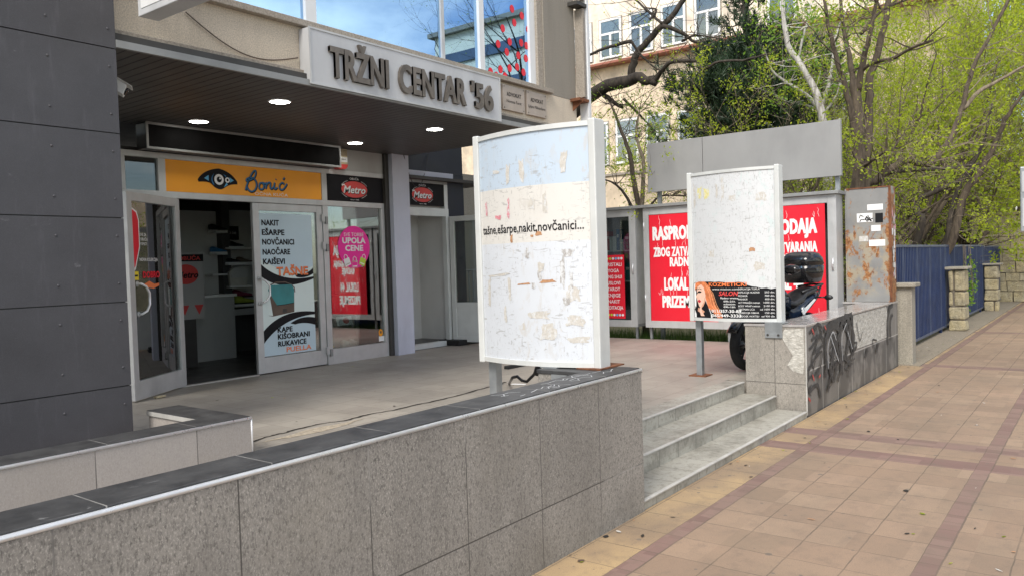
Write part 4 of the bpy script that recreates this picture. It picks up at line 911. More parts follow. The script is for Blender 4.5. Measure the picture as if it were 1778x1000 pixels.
# main fascia sign
ms = thing('fascia_sign', 'grey fascia sign with raised bronze letters reading TRŽNI CENTAR', 'sign', (6.1, 5.85, 3.36))
b_ = MB(); b_.box(4.715, 7.555, 5.85, 5.998, 3.365, 3.88, 'signboard'); b_.build('board', ms, 0.004)
b_ = MB(); b_.box(4.71, 7.56, 5.843, 5.8495, 3.36, 3.378, 'alu').box(4.71, 7.56, 5.843, 5.8495, 3.868, 3.885, 'alu').box(4.71, 4.73, 5.843, 5.8495, 3.378, 3.868, 'alu').box(7.54, 7.56, 5.843, 5.8495, 3.378, 3.868, 'alu').build('rim', ms)
fs = front(0, 5.848, 0)
for t, u0, u1 in (('TRŽNI', 4.93, 5.685), ('CENTAR', 5.835, 6.89), ("'56", 6.985, 7.385)):
    l = MB(); l.text(fs, t, u0, 3.465, .285, 'bronze', u1-u0, w0=.0, depth=.032, bold=.034, res=4); l.build('raised_letters', ms)
for k, (x0, x1, n2, lab) in enumerate(((7.63, 8.08, 'Nevena Furst', 'lawyer plaque nearest the big canopy sign'), (8.135, 8.57, 'Ljiljana Milosavljevic', 'lawyer plaque nearest the corner of the building'))):
    o = thing('lawyer_plaque', 'pale metal '+lab, 'plaque', ((x0+x1)/2, 5.98, 3.52), 'lawyer plaques')
    MB().box(x0+.13, x1+.13, 5.965, 5.998, 3.56, 3.87, 'plaque').build('plate', o, 0.003)
    f = front(x0+.13, 5.965, 0); m = MB(); W_ = x1-x0
    m.text(f, 'ADVOKAT', W_/2, 3.735, .05, 'print_black', W_*.66, 'C', .003, bold=.01); m.text(f, n2, W_/2, 3.655, .036, 'print_black', W_*(.68 if k == 0 else .88), 'C', .003)
    for u in (.025, W_-.025):
        for z in (3.585, 3.845): m.ell(f, u, z, .008, .008, .004, 'dark_frame', n=10)
    m.build('lettering', o)
# projecting sign boxes
sb = thing('projecting_sign', 'grey and white projecting light box hung above the beige fascia', 'light box', (3.2, 5.0, 3.6))
q = ony(240, 30, 5.75); q2 = ony(275, 38, 5.75)
MB().box(q.x, q2.x, 4.2, 5.75, q.z, q.z+.9, 'signboard').build('case', sb, 0.006); MB().box(q.x-.004, q.x-.001, 4.25, 5.7, q.z+.05, q.z+.85, 'lb_white').build('face', sb)
MB().box(q.x+.05, q2.x-.05, 5.752, 5.999, q.z+.3, q.z+.4, 'steel').build('bracket', sb)
vb = thing('vertical_light_box', 'tall white vertical light box bracketed to the corner of the building', 'light box', (9.6, 5.9, 3.3))
MB().box(9.59, 9.665, 5.85, 6.0, 3.45, 9, 'lb_white').build('case', vb, 0.01)
MB().box(9.505, 9.555, 5.86, 6.0, 3.95, 5.18, 'ledge').box(9.505, 9.555, 5.86, 6.0, 5.3, 9, 'ledge').build('backing_strip', vb)
MB().box(9.34, 9.588, 5.84, 5.998, 3.88, 3.92, 'rust').box(9.34, 9.588, 5.84, 5.998, 5.2, 5.25, 'dark_frame').poly(sideways(9.4, 5.998, 3.88), [(0, 0), (.18, 0), (0, -.12)], 0, 'rust', -.02).build('bracket', vb)

# ------------------------------------------------------------------ curved billboards
def billboard(name, label, xc, yl, yr, z0, z1, board, bulge=.11):
    o = thing(name, label, 'billboard', (xc, (yl+yr)/2, ZT), 'curved street billboards')
    C = Curved(xc, yl, yr, bulge); W_ = yl-yr; n = 24; dep = .085
    m = MB(); us = [.05+(W_-.1)*i/n for i in range(n+1)]
    vs = [C(u, z, 0) for u in us for z in (z0+.03, z1-.03)]
    m.add(vs, [(2*i, 2*i+2, 2*i+3, 2*i+1) for i in range(n)], board, True); m.build('board_face', o)
    m = MB(); vs = []; fs = []
    for za, zb_ in ((z0, z0+.032), (z1-.032, z1)):
        k = len(vs)
        for u in us:
            p = C(u, 0, .012); vs += [(p.x, p.y, za), (p.x, p.y, zb_), (xc+dep, p.y, za), (xc+dep, p.y, zb_)]
        for i in range(n):
            a = k+4*i; b = a+4; fs += [(a, b, b+1, a+1), (a+1, b+1, b+3, a+3), (a+2, a+3, b+3, b+2), (a, a+2, b+2, b)]
    m.add(vs, fs, 'alu_light'); m.box(xc+dep-.01, xc+dep, yr+.05, yl-.05, z0+.032, z1-.032, 'alu_light'); m.build('rails', o)
    for ya, yb in ((yr, yr+.052), (yl-.052, yl)):
        MB().box(xc-.035, xc+dep+.01, ya, yb, z0-.01, z1+.012, 'alu_light').build('side_post', o, 0.008)
    return o, C, W_
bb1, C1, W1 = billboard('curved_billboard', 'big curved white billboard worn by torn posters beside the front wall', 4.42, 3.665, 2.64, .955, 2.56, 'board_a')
MB().tube([(4.49, 3.60, ZT), (4.49, 3.60, .955)], .047, 'steel', 4).build('leg', bb1)
MB().box(4.34, 4.66, 2.62, 2.80, .947, .956, 'rust').box(4.30, 4.575, 2.93, 3.06, .946, .954, 'steel').box(4.222, 4.229, 2.80, 2.92, .80, .935, 'steel').build('base_plate', bb1)
t_ = MB(); t_.text(C1, 'tašne,ešarpe,nakit,novčanici...', .075, 1.862, .062, 'print_black', .855, w0=.003, bold=.012); t_.build('lettering', bb1)
def scraps(C, items, parent, name='paper_remnants'):
    m = MB()
    for (u, v, a, b, rot, mt) in items:
        n = 30; pts = []; q = [rnd.uniform(0, 6.28) for _ in range(3)]
        for i in range(n):
            t = 2*math.pi*i/n; rr = .95+.13*math.sin(3*t+q[0])+.10*math.sin(5*t+q[1])+.07*math.sin(9*t+q[2])+rnd.uniform(-.09, .09); x, y = a*math.copysign(abs(math.cos(t))**.45, math.cos(t))*rr, b*math.copysign(abs(math.sin(t))**.45, math.sin(t))*rr
            pts.append((u+x*math.cos(rot)-y*math.sin(rot), v+x*math.sin(rot)+y*math.cos(rot)))
        m.poly(C, pts, .0014+rnd.uniform(0, .0014), mt)
    return m.build(name, parent)
def bbuv(C, x, y):                        # board coordinates of a survey point
    p = onx(x, y, C.xc-C.b*.6); return (C.yl-p.y, p.z)
it = []
for (x0, x1, y0, y1, mt) in ((908, 916, 275, 315, 'tape'), (884, 890, 285, 320, 'tape'), (948, 954, 335, 372, 'tape'), (886, 890, 345, 382, 'scrap_red'), (840, 844, 352, 376, 'scrap_red'), (925, 935, 345, 365, 'tape'), (856, 870, 296, 304, 'tape'), (862, 874, 374, 382, 'scrap_red'), (845, 848, 500, 530, 'tape'),
    (846, 890, 475, 480, 'tape'), (888, 892, 480, 520, 'tape'), (846, 850, 482, 528, 'tape'), (905, 928, 491, 494, 'brown_paper'), (944, 968, 485, 491, 'brown_paper'), (936, 946, 402, 410, 'brown_paper'), (928, 933, 408, 412, 'brown_paper'), (892, 896, 408, 422, 'brown_paper'),
    (920, 925, 430, 450, 'scrap_grey'), (978, 995, 432, 446, 'scrap_grey'), (976, 982, 446, 500, 'scrap_grey'), (985, 1005, 498, 525, 'tape'), (980, 990, 515, 530, 'scrap_grey'), (940, 950, 455, 472, 'tape'), (925, 960, 540, 552, 'tape'), (945, 970, 562, 590, 'tape'), (985, 1012, 548, 566, 'tape'), (990, 1020, 585, 595, 'tape'), (914, 918, 560, 572, 'tape'), (880, 884, 530, 560, 'tape'), (940, 975, 226, 231, 'tape'), (975, 984, 262, 300, 'tape'), (990, 994, 470, 515, 'scrap_grey'), (930, 936, 490, 500, 'scrap_grey'), (940, 946, 470, 486, 'scrap_grey')):
    a, b = bbuv(C1, x0, y1), bbuv(C1, x1, y0); it.append(((a[0]+b[0])/2, (a[1]+b[1])/2, abs(b[0]-a[0])/2, abs(b[1]-a[1])/2, rnd.uniform(-.1, .1), mt))
scraps(C1, it, bb1)

bb2, C2, W2 = billboard('curved_billboard', 'smaller looking curved white billboard with a beauty salon poster at its foot', 8.26, 3.775, 2.745, .955, 2.585, 'board_b')
MB().tube([(8.34, 3.71, ZT), (8.34, 3.71, .955)], .047, 'steel', 4).box(8.24, 8.44, 3.61, 3.81, ZT, ZT+.012, 'rust').build('leg', bb2)
MB().box(8.102, 8.111, 2.70, 2.88, .80, .962, 'steel').box(8.111, 8.30, 2.70, 2.88, .946, .956, 'steel').ell(sideways(8.102, 2.80, .83), -.05, 0, .012, .012, 0, 'dark_frame', .008, 10).ell(sideways(8.102, 2.80, .83), .06, 0, .012, .012, 0, 'dark_frame', .008, 10).build('base_plate', bb2)
it = []
for (x0, x1, y0, y1, mt) in ((1210, 1218, 325, 345, 'scrap_yel'), (1222, 1232, 327, 346, 'scrap_yel'), (1268, 1280, 339, 350, 'tape'), (1312, 1330, 334, 350, 'tape'), (1245, 1248, 320, 345, 'tape'), (1255, 1259, 310, 350, 'tape'), (1202, 1206, 320, 360, 'tape'), (1302, 1312, 430, 437, 'brown_paper'), (1232, 1242, 435, 447, 'tape'), (1310, 1328, 455, 470, 'tape')):
    a, b = bbuv(C2, x0, y1), bbuv(C2, x1, y0); it.append(((a[0]+b[0])/2, (a[1]+b[1])/2, abs(b[0]-a[0])/2, abs(b[1]-a[1])/2, 0, mt))
scraps(C2, it, bb2)
# salon poster
kp = thing('salon_poster', 'black beauty salon poster with a red haired woman at the foot of the billboard', 'poster', (8.2, 3.3, 1.0))
C2o = lambda u, v, w=0.0: C2(u, v, w+.002)
m = MB(); npt = 20
us = [.055+.92*i/npt for i in range(npt+1)]
tops = [1.365, 1.385, 1.385, 1.385, 1.385, 1.385, 1.38, 1.385, 1.38, 1.375, 1.37, 1.375, 1.38, 1.37, 1.345, 1.33, 1.325, 1.31, 1.315, 1.30, 1.31]
m.add([C2(u, z, .002) for u, t in zip(us, tops) for z in (.99, t)], [(2*i, 2*i+2, 2*i+3, 2*i+1) for i in range(npt)], 'print_black'); m.build('sheet', kp)
m = MB()
m.poly(C2o, [(.06, .992), (.06, 1.36), (.10, 1.384), (.20, 1.384), (.23, 1.30), (.24, 1.15), (.30, .992)], .002, 'white')
m.poly(C2o, [(.07, 1.28), (.08, 1.37), (.13, 1.385), (.21, 1.385), (.27, 1.33), (.30, 1.24), (.33, 1.14), (.39, 1.06), (.42, .992), (.36, .992), (.30, 1.06), (.25, 1.10), (.22, 1.18), (.19, 1.30), (.12, 1.34)], .004, 'hair')
for k in range(6): m.stroke(C2o, [(.20+.012*k, 1.37-.01*k), (.25+.012*k, 1.26), (.27+.016*k, 1.14), (.34+.014*k, 1.03)], .005, .0055, 'hair_hi' if k % 2 else 'hair')
m.poly(C2o, [(.11, 1.33), (.16, 1.355), (.195, 1.32), (.215, 1.24), (.21, 1.17), (.185, 1.12), (.15, 1.09), (.125, 1.12), (.11, 1.16), (.10, 1.19), (.085, 1.22), (.10, 1.25), (.10, 1.29)], .006, 'skin')
m.poly(C2o, [(.205, 1.22), (.21, 1.17), (.185, 1.12), (.15, 1.09), (.16, 1.12), (.19, 1.16)], .0068, 'skin_lo')
m.poly(C2o, [(.115, 1.10), (.15, 1.09), (.20, 1.06), (.17, 1.02), (.10, 1.05)], .0055, 'skin_lo'); m.poly(C2o, [(.08, 1.12), (.11, 1.06), (.17, 1.03), (.15, 1.015), (.09, 1.03), (.065, 1.08)], .0075, 'print_black')
m.poly(C2o, [(.13, 1.07), (.145, 1.11), (.16, 1.11), (.165, 1.06), (.20, 1.01), (.15, 1.01)], .008, 'skin')
m.poly(C2o, [(.108, 1.272), (.13, 1.285), (.155, 1.28), (.165, 1.268), (.14, 1.262), (.12, 1.262)], .0075, 'print_black'); m.stroke(C2o, [(.11, 1.30), (.135, 1.312), (.165, 1.30)], .006, .0075, 'brown')
m.stroke(C2o, [(.10, 1.255), (.112, 1.262), (.105, 1.268)], .008, .0076, 'print_black')
m.poly(C2o, [(.11, 1.175), (.125, 1.19), (.14, 1.186), (.155, 1.17), (.14, 1.158), (.125, 1.155), (.115, 1.165)], .0075, 'lips'); m.stroke(C2o, [(.098, 1.215), (.106, 1.207), (.118, 1.21)], .005, .0075, 'skin_lo')
m.build('woman_print', kp)
t_ = MB()
t_.text(C2o, 'KOZMETICKI', .26, 1.335, .042, 'orange_txt', .43, w0=.006, bold=.02)
t_.text(C2o, 'www.mission.com', .30, 1.295, .02, 'white', .30, w0=.006); t_.text(C2o, 'SALON', .38, 1.235, .045, 'red_dull', .22, w0=.006, bold=.03, shear=.2)
for s_, z in (('Radno vreme', 1.20), ('09h-21h', 1.165), ('subotom', 1.135), ('09h-16h', 1.105)): t_.text(C2o, s_, .50, z, .019, 'white', .2 if len(s_) > 8 else .13, 'C', .006, bold=.01)
t_.text(C2o, '011/357-30-89', .29, 1.053, .032, 'white', .34, w0=.008, bold=.02); t_.text(C2o, '065/449-3333', .29, 1.005, .032, 'white', .34, w0=.008, bold=.02)
for i, (a, b) in enumerate((('DEPILACIJA TOPLA', ''), ('DEPILACIJA HLADNA', '550 din.'), ('PEDIKIR', '700 din.'), ('MANIKIR', '400 din.'), ('ACT MASAŽA tretman', '1000 din.'), ('BODY WRAP tretman', '2100 din.'), ('TRETMAN LICA', 'od 1000 din.'), ('KOREKCIJA OBRVA', '150 din.'), ('NADOGR. NOKTIJU', 'od 900 din.'))):
    z = 1.295-i*.036; t_.text(C2o, a, .60, z, .0185, 'white', min(.22, .0140*len(a)), w0=.006, bold=.0)
    if b: t_.text(C2o, b, .965, z, .0185, 'white', .012*len(b), 'R', w0=.006, bold=.0)
t_.build('lettering', kp)
# stuff under the first billboard
m = MB(); m.tube([onz(884, 667, ZT)+Vector((0, 0, z)) for z in (0.01,)]+[onx(x, y, 4.75) for x, y in ((890, 655), (898, 653), (906, 660), (915, 662), (925, 652), (932, 645), (935, 636))], .012, 'black', 7)
m.tube([onx(931, 650, 4.75), onx(936, 634, 4.75)], .026, 'black', 8)
tag(m.build('power_cable'), 'black power cable with plug hanging under the big billboard', 'cable')
p = onz(888, 668, ZT); tag(MB().slab(F((p.x, p.y, ZT+.006), (.3, -1, 0), (1, .3, 0)), 0, .16, 0, .035, 0, .006, 'white').build('paper_strip'), 'white strip of paper lying on the terrace under the big billboard', 'litter')
p = onz(870, 640, ZT); tag(MB().box(p.x, p.x+.9, p.y-.12, p.y-.05, ZT+.002, ZT+.04, 'rubber').build('rubber_mat'), 'black rubber strip lying on the terrace behind the billboard', 'mat')
p = onz(810, 597, ZT); tag(MB().box(p.x-.3, p.x+.35, p.y-.1, p.y+.35, ZT+.002, ZT+.09, 'rubber').build('door_mat', None, .01), 'dark mat block under the open white door', 'mat')
p = onz(272, 692, ZT); tag(MB().slab(F((p.x, p.y, ZT+.004), (1, .2, 0), (-.2, 1, 0)), 0, .12, 0, .05, 0, .02, 'cream').build('door_wedge', None, .004), 'little wooden wedge under the open glass door', 'wedge')

# ------------------------------------------------------------------ display cabinets
def cabinet(label, y0, y1, top=True):
    o = thing('display_cabinet', label, 'display cabinet', (11.8, (y0+y1)/2, ZT), 'row of grey display cabinets')
    x0, x1 = 11.8, 12.15; z0, z1 = .52, 2.50
    m = MB(); m.box(x0+.03, x1, y0, y1, z0, z0+.05, 'alu_dull').box(x1-.02, x1, y0, y1, z0+.05, z1, 'alu_dull').box(x0+.03, x1-.02, y0, y0+.03, z0+.05, z1, 'alu').box(x0+.03, x1-.02, y1-.03, y1, z0+.05, z1, 'alu').box(x0+.03, x1-.02, y0+.03, y1-.03, z1-.03, z1, 'alu_dull'); m.build('case', o, 0.003)
    d = MB(); d.box(x0, x0+.029, y0, y0+.12, z0, z1, 'alu').box(x0, x0+.029, y1-.10, y1, z0, z1, 'alu').box(x0, x0+.029, y0+.12, y1-.10, z1-.12, z1, 'alu').box(x0, x0+.029, y0+.12, y1-.10, z0, z0+.115, 'alu')
    dr = d.build('door', o, 0.004); MB().tube([(x0-.02, y0+.05, 1.42), (x0-.035, y0+.05, 1.5), (x0-.02, y0+.05, 1.58)], .012, 'alu_bright', 8).build('handle', dr)
    for z in (2.2, 1.0): MB().tube([(x0-.006, y1-.012, z-.06), (x0-.006, y1-.012, z+.06)], .009, 'alu_bright', 8).build('hinge', dr)
    for yy in (y0+.06, y1-.06): MB().box(x0+.08, x0+.12, yy-.02, yy+.02, ZT-.02, z0, 'steel').build('leg', o)
    return o
ca = cabinet('narrow grey display cabinet holding books and boxes behind glass', 6.36, 7.28)
MB().box(11.812, 11.818, 6.48, 7.18, .635, 2.38, 'glass_dark').build('pane', ca)
for z in (1.28, 1.80): MB().box(11.84, 12.13, 6.39, 7.25, z, z+.02, 'shelf_white').build('shelf', ca)
kk = 0
cols = ('scrap_grey', 'teal', 'red_dull', 'white', 'blue_print', 'poster_blue', 'brown', 'cream')
desc = ('grey', 'teal', 'red', 'white', 'blue', 'pale blue', 'brown', 'cream')
for z, tier in ((1.822, 'upper cabinet shelf'), (1.302, 'lower cabinet shelf')):
    y = 7.15
    for k in range(7):
        wv = (.07, .11, .05, .14, .06, .10, .09)[k]; h = (.28, .2, .33, .24, .36, .18, .3)[k]
        tag(MB().box(11.9, 12.05, y-wv+.006, y, z, z+h, cols[(kk+k) % 8]).slab(sideways(11.9, y, z), .01, wv-.016, h*.6, h*.75, .001, .003, 'white').build('book', None, 0.002), '%s book or box, number %s from the left on the %s' % (desc[(kk+k) % 8], ('one', 'two', 'three', 'four', 'five', 'six', 'seven')[k], tier), 'book', 'goods in the display cabinet'); y -= wv
    kk += 3
bn = thing('cabinet_banner', 'tall red banner listing crystals and yoga in the cabinet window', 'banner', (11.81, 6.8, .65))
fb = sideways(11.81, 7.02, 0); MB().slab(fb, 0, .43, .66, 1.74, 0, .003, 'red').build('sheet', bn)
m = MB()
for i, t in enumerate(('KRISTALI', 'YOGA', 'FENG SHUI', 'USLOVI', 'TAROT', 'KNJIGE', 'NAKIT', 'MEDITACIJA')): m.text(fb, t, .215, 1.55-i*.105, .06, 'white', (.33, .22, .33, .26, .25, .26, .23, .35)[i], 'C', .005, bold=.015)
for z in (1.68, .72):
    for k in range(7): m.ell(fb, .05+k*.055, z, .022, .022, .005, ('white', 'yellow', 'lime', 'white', 'sky_print', 'poster_blue', 'white')[k], n=14)
m.build('lettering', bn)
def red_poster(fr, label, full=True):
    o = thing('sale_poster', label, 'poster', fr(.6, .64, 0), 'red closing sale posters')
    MB().slab(fr, 0, 1.17, .635, 2.375, 0, .004, 'red').build('sheet', o)
    m = MB()
    m.text(fr, 'RASPRODAJA', .06, 1.965, .215, 'white', 1.00, w0=.006, bold=.06); m.text(fr, 'ZBOG ZATVARANJA', .07, 1.69, .15, 'white', .99, w0=.006, bold=.05)
    m.text(fr, 'RADNJE', .36, 1.525, .145, 'white', .43, w0=.006, bold=.05); m.text(fr, 'LOKAL 44', .25, 1.145, .20, 'white', .60, w0=.006, bold=.06); m.text(fr, 'PRIZEMLJE', .21, .865, .185, 'white', .68, w0=.006, bold=.06)
    m.build('lettering', o)
    m = MB()
    for k in range(44):
        r_ = rnd.randint(0, 4); zz = (1.97, 1.70, 1.53, 1.15, .87)[r_]; hh = (.215, .15, .145, .2, .185)[r_]; u = rnd.uniform(.08, 1.08)
        if rnd.random() < .6: z0, z1 = zz+hh, zz+hh+rnd.uniform(.05, .2)
        else: z0, z1 = zz-rnd.uniform(.05, .2), zz
        z1 = min(z1, 2.36); z0 = max(z0, .65)
        m.stroke(fr, [(u+rnd.uniform(-.012, .012), z0+(z1-z0)*t/4) for t in range(5)], [.002, .005, .004, .004, .002], .0055, 'white')
    m.build('crack_lines', o)
    return o
cB = cabinet('grey cabinet with red closing sale poster left of the scraped white billboard', 4.73, 6.21)
red_poster(sideways(11.806, 6.10, 0), 'red closing sale poster whose left half shows left of the scraped billboard')
cC = cabinet('grey cabinet with red closing sale poster at the right behind the motorcycle', 3.13, 4.68)
red_poster(sideways(11.806, 4.455, 0), 'red closing sale poster behind the black motorcycle case')
m = MB(); m.box(11.74, 12.25, 3.08, 7.5, 2.502, 2.55, 'alu_dull'); tag(m.build('cabinet_roof', None, .004), 'long flat grey cap lying along the tops of the display cabinets', 'roof cap')
gb = thing('blank_sign_board', 'large blank grey sign board on posts above the display cabinets', 'sign board', (12.35, 4.6, .1))
MB().box(12.3, 12.38, 5.35+.004, 6.36, 2.80, 3.63, 'sign_grey').box(12.3, 12.38, 3.18, 5.35-.004, 2.80, 3.63, 'sign_grey').build('panel', gb, .003)
for y in (3.26, 4.8, 6.2): MB().box(12.39, 12.45, y-.03, y+.03, .1, 3.5, 'steel').build('post', gb)

# rusty switch box
rb = thing('rusty_steel_cabinet', 'grey steel cabinet streaked with rust standing on the graffiti wall', 'steel cabinet', (12.28, 2.8, .94))
MB().box(12.16, 12.44, 2.48, 3.09, .942, 2.585, 'rusty').build('case', rb, .004)
MB().box(12.15, 12.159, 2.478, 2.51, .945, 2.585, 'rust').box(12.15, 12.159, 3.075, 3.095, .945, 2.585, 'rusty').box(12.15, 12.159, 2.51, 3.075, 2.57, 2.587, 'rust').build('edge_frame', rb)
fr = sideways(12.16, 0, 0)
def sheet(label, x0, y0, x1, y1, mt, marks=0):
    a, b = onx(x0, y1, 12.16), onx(x1, y0, 12.16); o = MB(); o.slab(fr, -a.y, -b.y, a.z, b.z, .002, .004, mt)
    for k in range(marks):
        u = rnd.uniform(-a.y+.03, -b.y-.05); v = rnd.uniform(a.z+.03, b.z-.03); o.stroke(fr, [(u+rnd.uniform(0, .03)*j, v+rnd.uniform(-.03, .03)) for j in range(4)], .012, .006, 'print_black')
    tag(o.build('paper_sheet'), label, 'paper', 'papers on the rusty cabinet')
sheet('blank white paper strip near the top of the rusty cabinet', 1506, 354, 1533, 366, 'white'); sheet('scribbled white sticker on the rusty cabinet', 1488, 370, 1515, 387, 'white', 9)
sheet('small black and white sticker on the rusty cabinet', 1520, 370, 1533, 387, 'print_black'); sheet('small square of white paper above the rust stains', 1513, 391, 1529, 402, 'white')
sheet('torn wide white paper strip amid the rust stains', 1509, 416, 1537, 428, 'white'); sheet('grey torn paper left amid the rust stains', 1492, 410, 1507, 420, 'tape')
fr2 = front(12.16, 2.48, 0); o = MB()
for k in range(26):
    u, v = rnd.uniform(.02, .2), rnd.uniform(1.25, 2.2); o.poly(fr2, [(u, v), (u+rnd.uniform(.03, .1), v+rnd.uniform(-.02, .02)), (u+rnd.uniform(.03, .08), v+rnd.uniform(.05, .14)), (u-.01, v+rnd.uniform(.05, .12))], .002+k*.0003, ('white', 'tape', 'scrap_red', 'scrap_grey')[k % 4])
o.build('torn_posters', rb)

# ------------------------------------------------------------------ motorcycle parked behind the wall
mc = thing('motorcycle', 'black and navy motorcycle with a top case parked behind the billboard', 'motorcycle', (9.7, 3.42, ZT))
mc.location.y = 3.25; mc.rotation_euler.z = -math.atan(.21)
my = 3.42; zf = ZT+.30
def wheel(xc, yc, parent):
    wv = MB(); prof = []
    rings = []
    for k in range(36):
        t = 2*math.pi*k/36; rings.append([Vector((xc+(.235+.06*math.cos(q))*math.cos(t), yc+.058*math.sin(q), zf+(.235+.06*math.cos(q))*math.sin(t))) for q in [2*math.pi*j/10 for j in range(10)]])
    n = 10; vs = [p for r in rings for p in r]; fs = []
    for i in range(36):
        for j in range(n): a = i*n; b = ((i+1) % 36)*n; fs.append((a+j, a+(j+1) % n, b+(j+1) % n, b+j))
    w_ = thing_part('wheel', parent, MB().lathe((xc, yc, zf), [(.03, -.06), (.045, -.06), (.045, .06), (.03, .06)], 'alu_dull', 14, (0, 1, 0)))
    wv.add(vs, fs, 'rubber', True); wv.build('tyre', w_)
    r_ = MB()
    for k in range(6): t = k*math.pi/3; r_.tube([(xc+.03*math.cos(t), yc, zf+.03*math.sin(t)), (xc+.20*math.cos(t), yc, zf+.20*math.sin(t))], .014, 'black', 6)
    ring = [(xc+.19*math.cos(t), yc, zf+.19*math.sin(t)) for t in [2*math.pi*k/28 for k in range(29)]]; r_.tube(ring, .02, 'black', 6, False); r_.build('rim', w_)
    d_ = MB().lathe((xc, yc+.07, zf), [(.13, 0), (.13, .006)], 'steel', 24, (0, 1, 0)); d_.build('brake_disc', w_)
def thing_part(name, parent, m): return m.build(name, parent)
wheel(8.93, my, mc); wheel(10.32, my-.02, mc)
m = MB()
for s_ in (-.09, .09): m.tube([(8.93, my+s_, zf), (9.10, my+s_, zf+.36), (9.22, my+s_*1.1, zf+.66)], [.026, .028, .024], 'black', 8)
m.build('fork', mc)
m = MB(); m.loft([[Vector((8.93+.315*math.cos(t), my+.075*sx, zf+.315*math.sin(t))) for sx in (-1, 1)]+[Vector((8.93+.335*math.cos(t), my+.05*sx, zf+.335*math.sin(t))) for sx in (1, -1)] for t in [R(a) for a in range(30, 160, 12)]], 'black_gloss'); m.build('front_mudguard', mc)
M['navy_gloss'] = plain('navy_fairing', (0.012, 0.022, 0.045), 0.16, 0.15)
def body(rings, mat, name, n=14):
    m = MB(); out_ = []
    for x, yc, zc, a, b in rings: out_.append([Vector((x, yc+a*math.copysign(abs(math.cos(t))**.75, math.cos(t)), zc+b*math.copysign(abs(math.sin(t))**.75, math.sin(t)))) for t in [2*math.pi*j/n for j in range(n)]])
    m.loft(out_, mat); return m.build(name, mc)
body([(9.02, my, 1.22, .06, .10), (9.10, my, 1.20, .15, .17), (9.25, my, 1.16, .19, .22), (9.42, my, 1.10, .15, .22), (9.55, my, 1.02, .10, .18)], 'navy_gloss', 'front_fairing')
body([(9.38, my, 1.08, .06, .06), (9.45, my, 1.12, .14, .12), (9.62, my, 1.13, .15, .13), (9.78, my, 1.06, .11, .09)], 'navy_gloss', 'fuel_tank')
body([(9.70, my, 1.06, .10, .05), (9.85, my, 1.04, .14, .06), (10.02, my, 1.09, .15, .06), (10.12, my, 1.15, .13, .05), (10.35, my, 1.20, .13, .05), (10.48, my, 1.20, .09, .03)], 'black', 'seat')
body([(9.85, my, .93, .09, .10), (10.0, my, .96, .13, .12), (10.25, my, 1.04, .12, .10), (10.5, my, 1.12, .08, .05), (10.62, my, 1.15, .04, .02)], 'navy_gloss', 'tail')
body([(9.2, my, .72, .12, .14), (9.45, my, .68, .17, .2), (9.75, my, .66, .16, .18), (9.9, my, .70, .10, .12)], 'alu_dull', 'engine')
m = MB(); m.tube([(9.3, my-.14, .5), (9.8, my-.17, .48), (10.1, my-.19, .60), (10.45, my-.2, .74)], [.03, .035, .06, .065], 'steel', 12); m.build('exhaust', mc)
m = MB()
for s_ in (-.06, .06): m.tube([(9.85, my+s_, .66), (10.32, my+s_, zf)], .028, 'black', 8)
m.tube([(9.25, my, 1.02), (9.9, my, .92), (10.3, my, 1.0)], .035, 'black', 8); m.tube([(10.1, my-.1, .75), (10.0, my-.12, 1.0)], .03, 'steel', 8); m.build('frame', mc)
m = MB(); m.poly(front(9.95, my-.14, .95), [(0, 0), (.32, .14), (.36, .13), (.05, -.05)], 0, 'white', .004); m.build('side_stripe', mc)
m = MB(); m.tube([(10.05, my-.10, 1.18), (10.35, my-.12, 1.24), (10.6, my-.08, 1.26), (10.62, my+.08, 1.26), (10.35, my+.12, 1.24)], .016, 'black', 8); m.tube([(10.4, my-.11, 1.10), (10.52, my-.1, 1.24)], .014, 'black', 8); m.build('rear_rack', mc)
tcx = MB(); rr = []
for z, a, b in ((1.285, .17, .19), (1.30, .20, .225), (1.40, .225, .25), (1.50, .235, .26), (1.505, .225, .25), (1.515, .225, .25), (1.52, .237, .262), (1.60, .22, .245), (1.66, .17, .20), (1.685, .10, .12)):
    rr.append([Vector((10.40+a*math.copysign(abs(math.cos(t))**.55, math.cos(t)), my+.08+b*.88*math.copysign(abs(math.sin(t))**.55, math.sin(t)), z)) for t in [2*math.pi*j/28 for j in range(28)]])
tcx.loft(rr, 'black_gloss'); tco = tcx.build('top_case', mc); MB().box(10.15, 10.165, my-.24, my-.10, 1.44, 1.475, 'black').build('latch', tco)
for sgn in (-1, 1):
    m = MB(); m.tube([(9.30, my+sgn*.26, 1.27), (9.26, my+sgn*.36, 1.45)], .009, 'black', 6)
    m.loft([[Vector((9.25+dx, my+sgn*.42+a*math.cos(t), 1.48+b*math.sin(t))) for t in [2*math.pi*j/16 for j in range(16)]] for dx, a, b in ((-.06, .035, .02), (-.045, .09, .05), (0, .105, .06), (.012, .10, .055))], 'black_gloss'); m.build('mirror', mc)
m = MB(); m.tube([(9.28, my-.36, 1.18), (9.24, my-.2, 1.22), (9.24, my+.2, 1.22), (9.28, my+.36, 1.18)], .013, 'black', 8); m.build('handlebar', mc)
for sgn in (-1, 1):
    m = MB(); m.tube([(10.42, my+sgn*.10, 1.10), (10.44, my+sgn*.2, 1.10)], .010, 'black', 6); m.lathe((10.44, my+sgn*.19, 1.10), [(.015, 0), (.035, .03), (.03, .08), (.01, .11)], 'black', 12, (0, sgn, 0)); m.build('indicator', mc)
m = MB(); m.tube([(9.55, my+.1, .6), (9.6, my+.28, ZT+.01)], .014, 'steel', 8); m.build('side_stand', mc)
m = MB(); m.lathe((9.0, my, 1.20), [(.09, .0), (.085, -.03), (.03, -.045)], 'white', 18, (1, 0, 0)); m.build('headlight', mc)

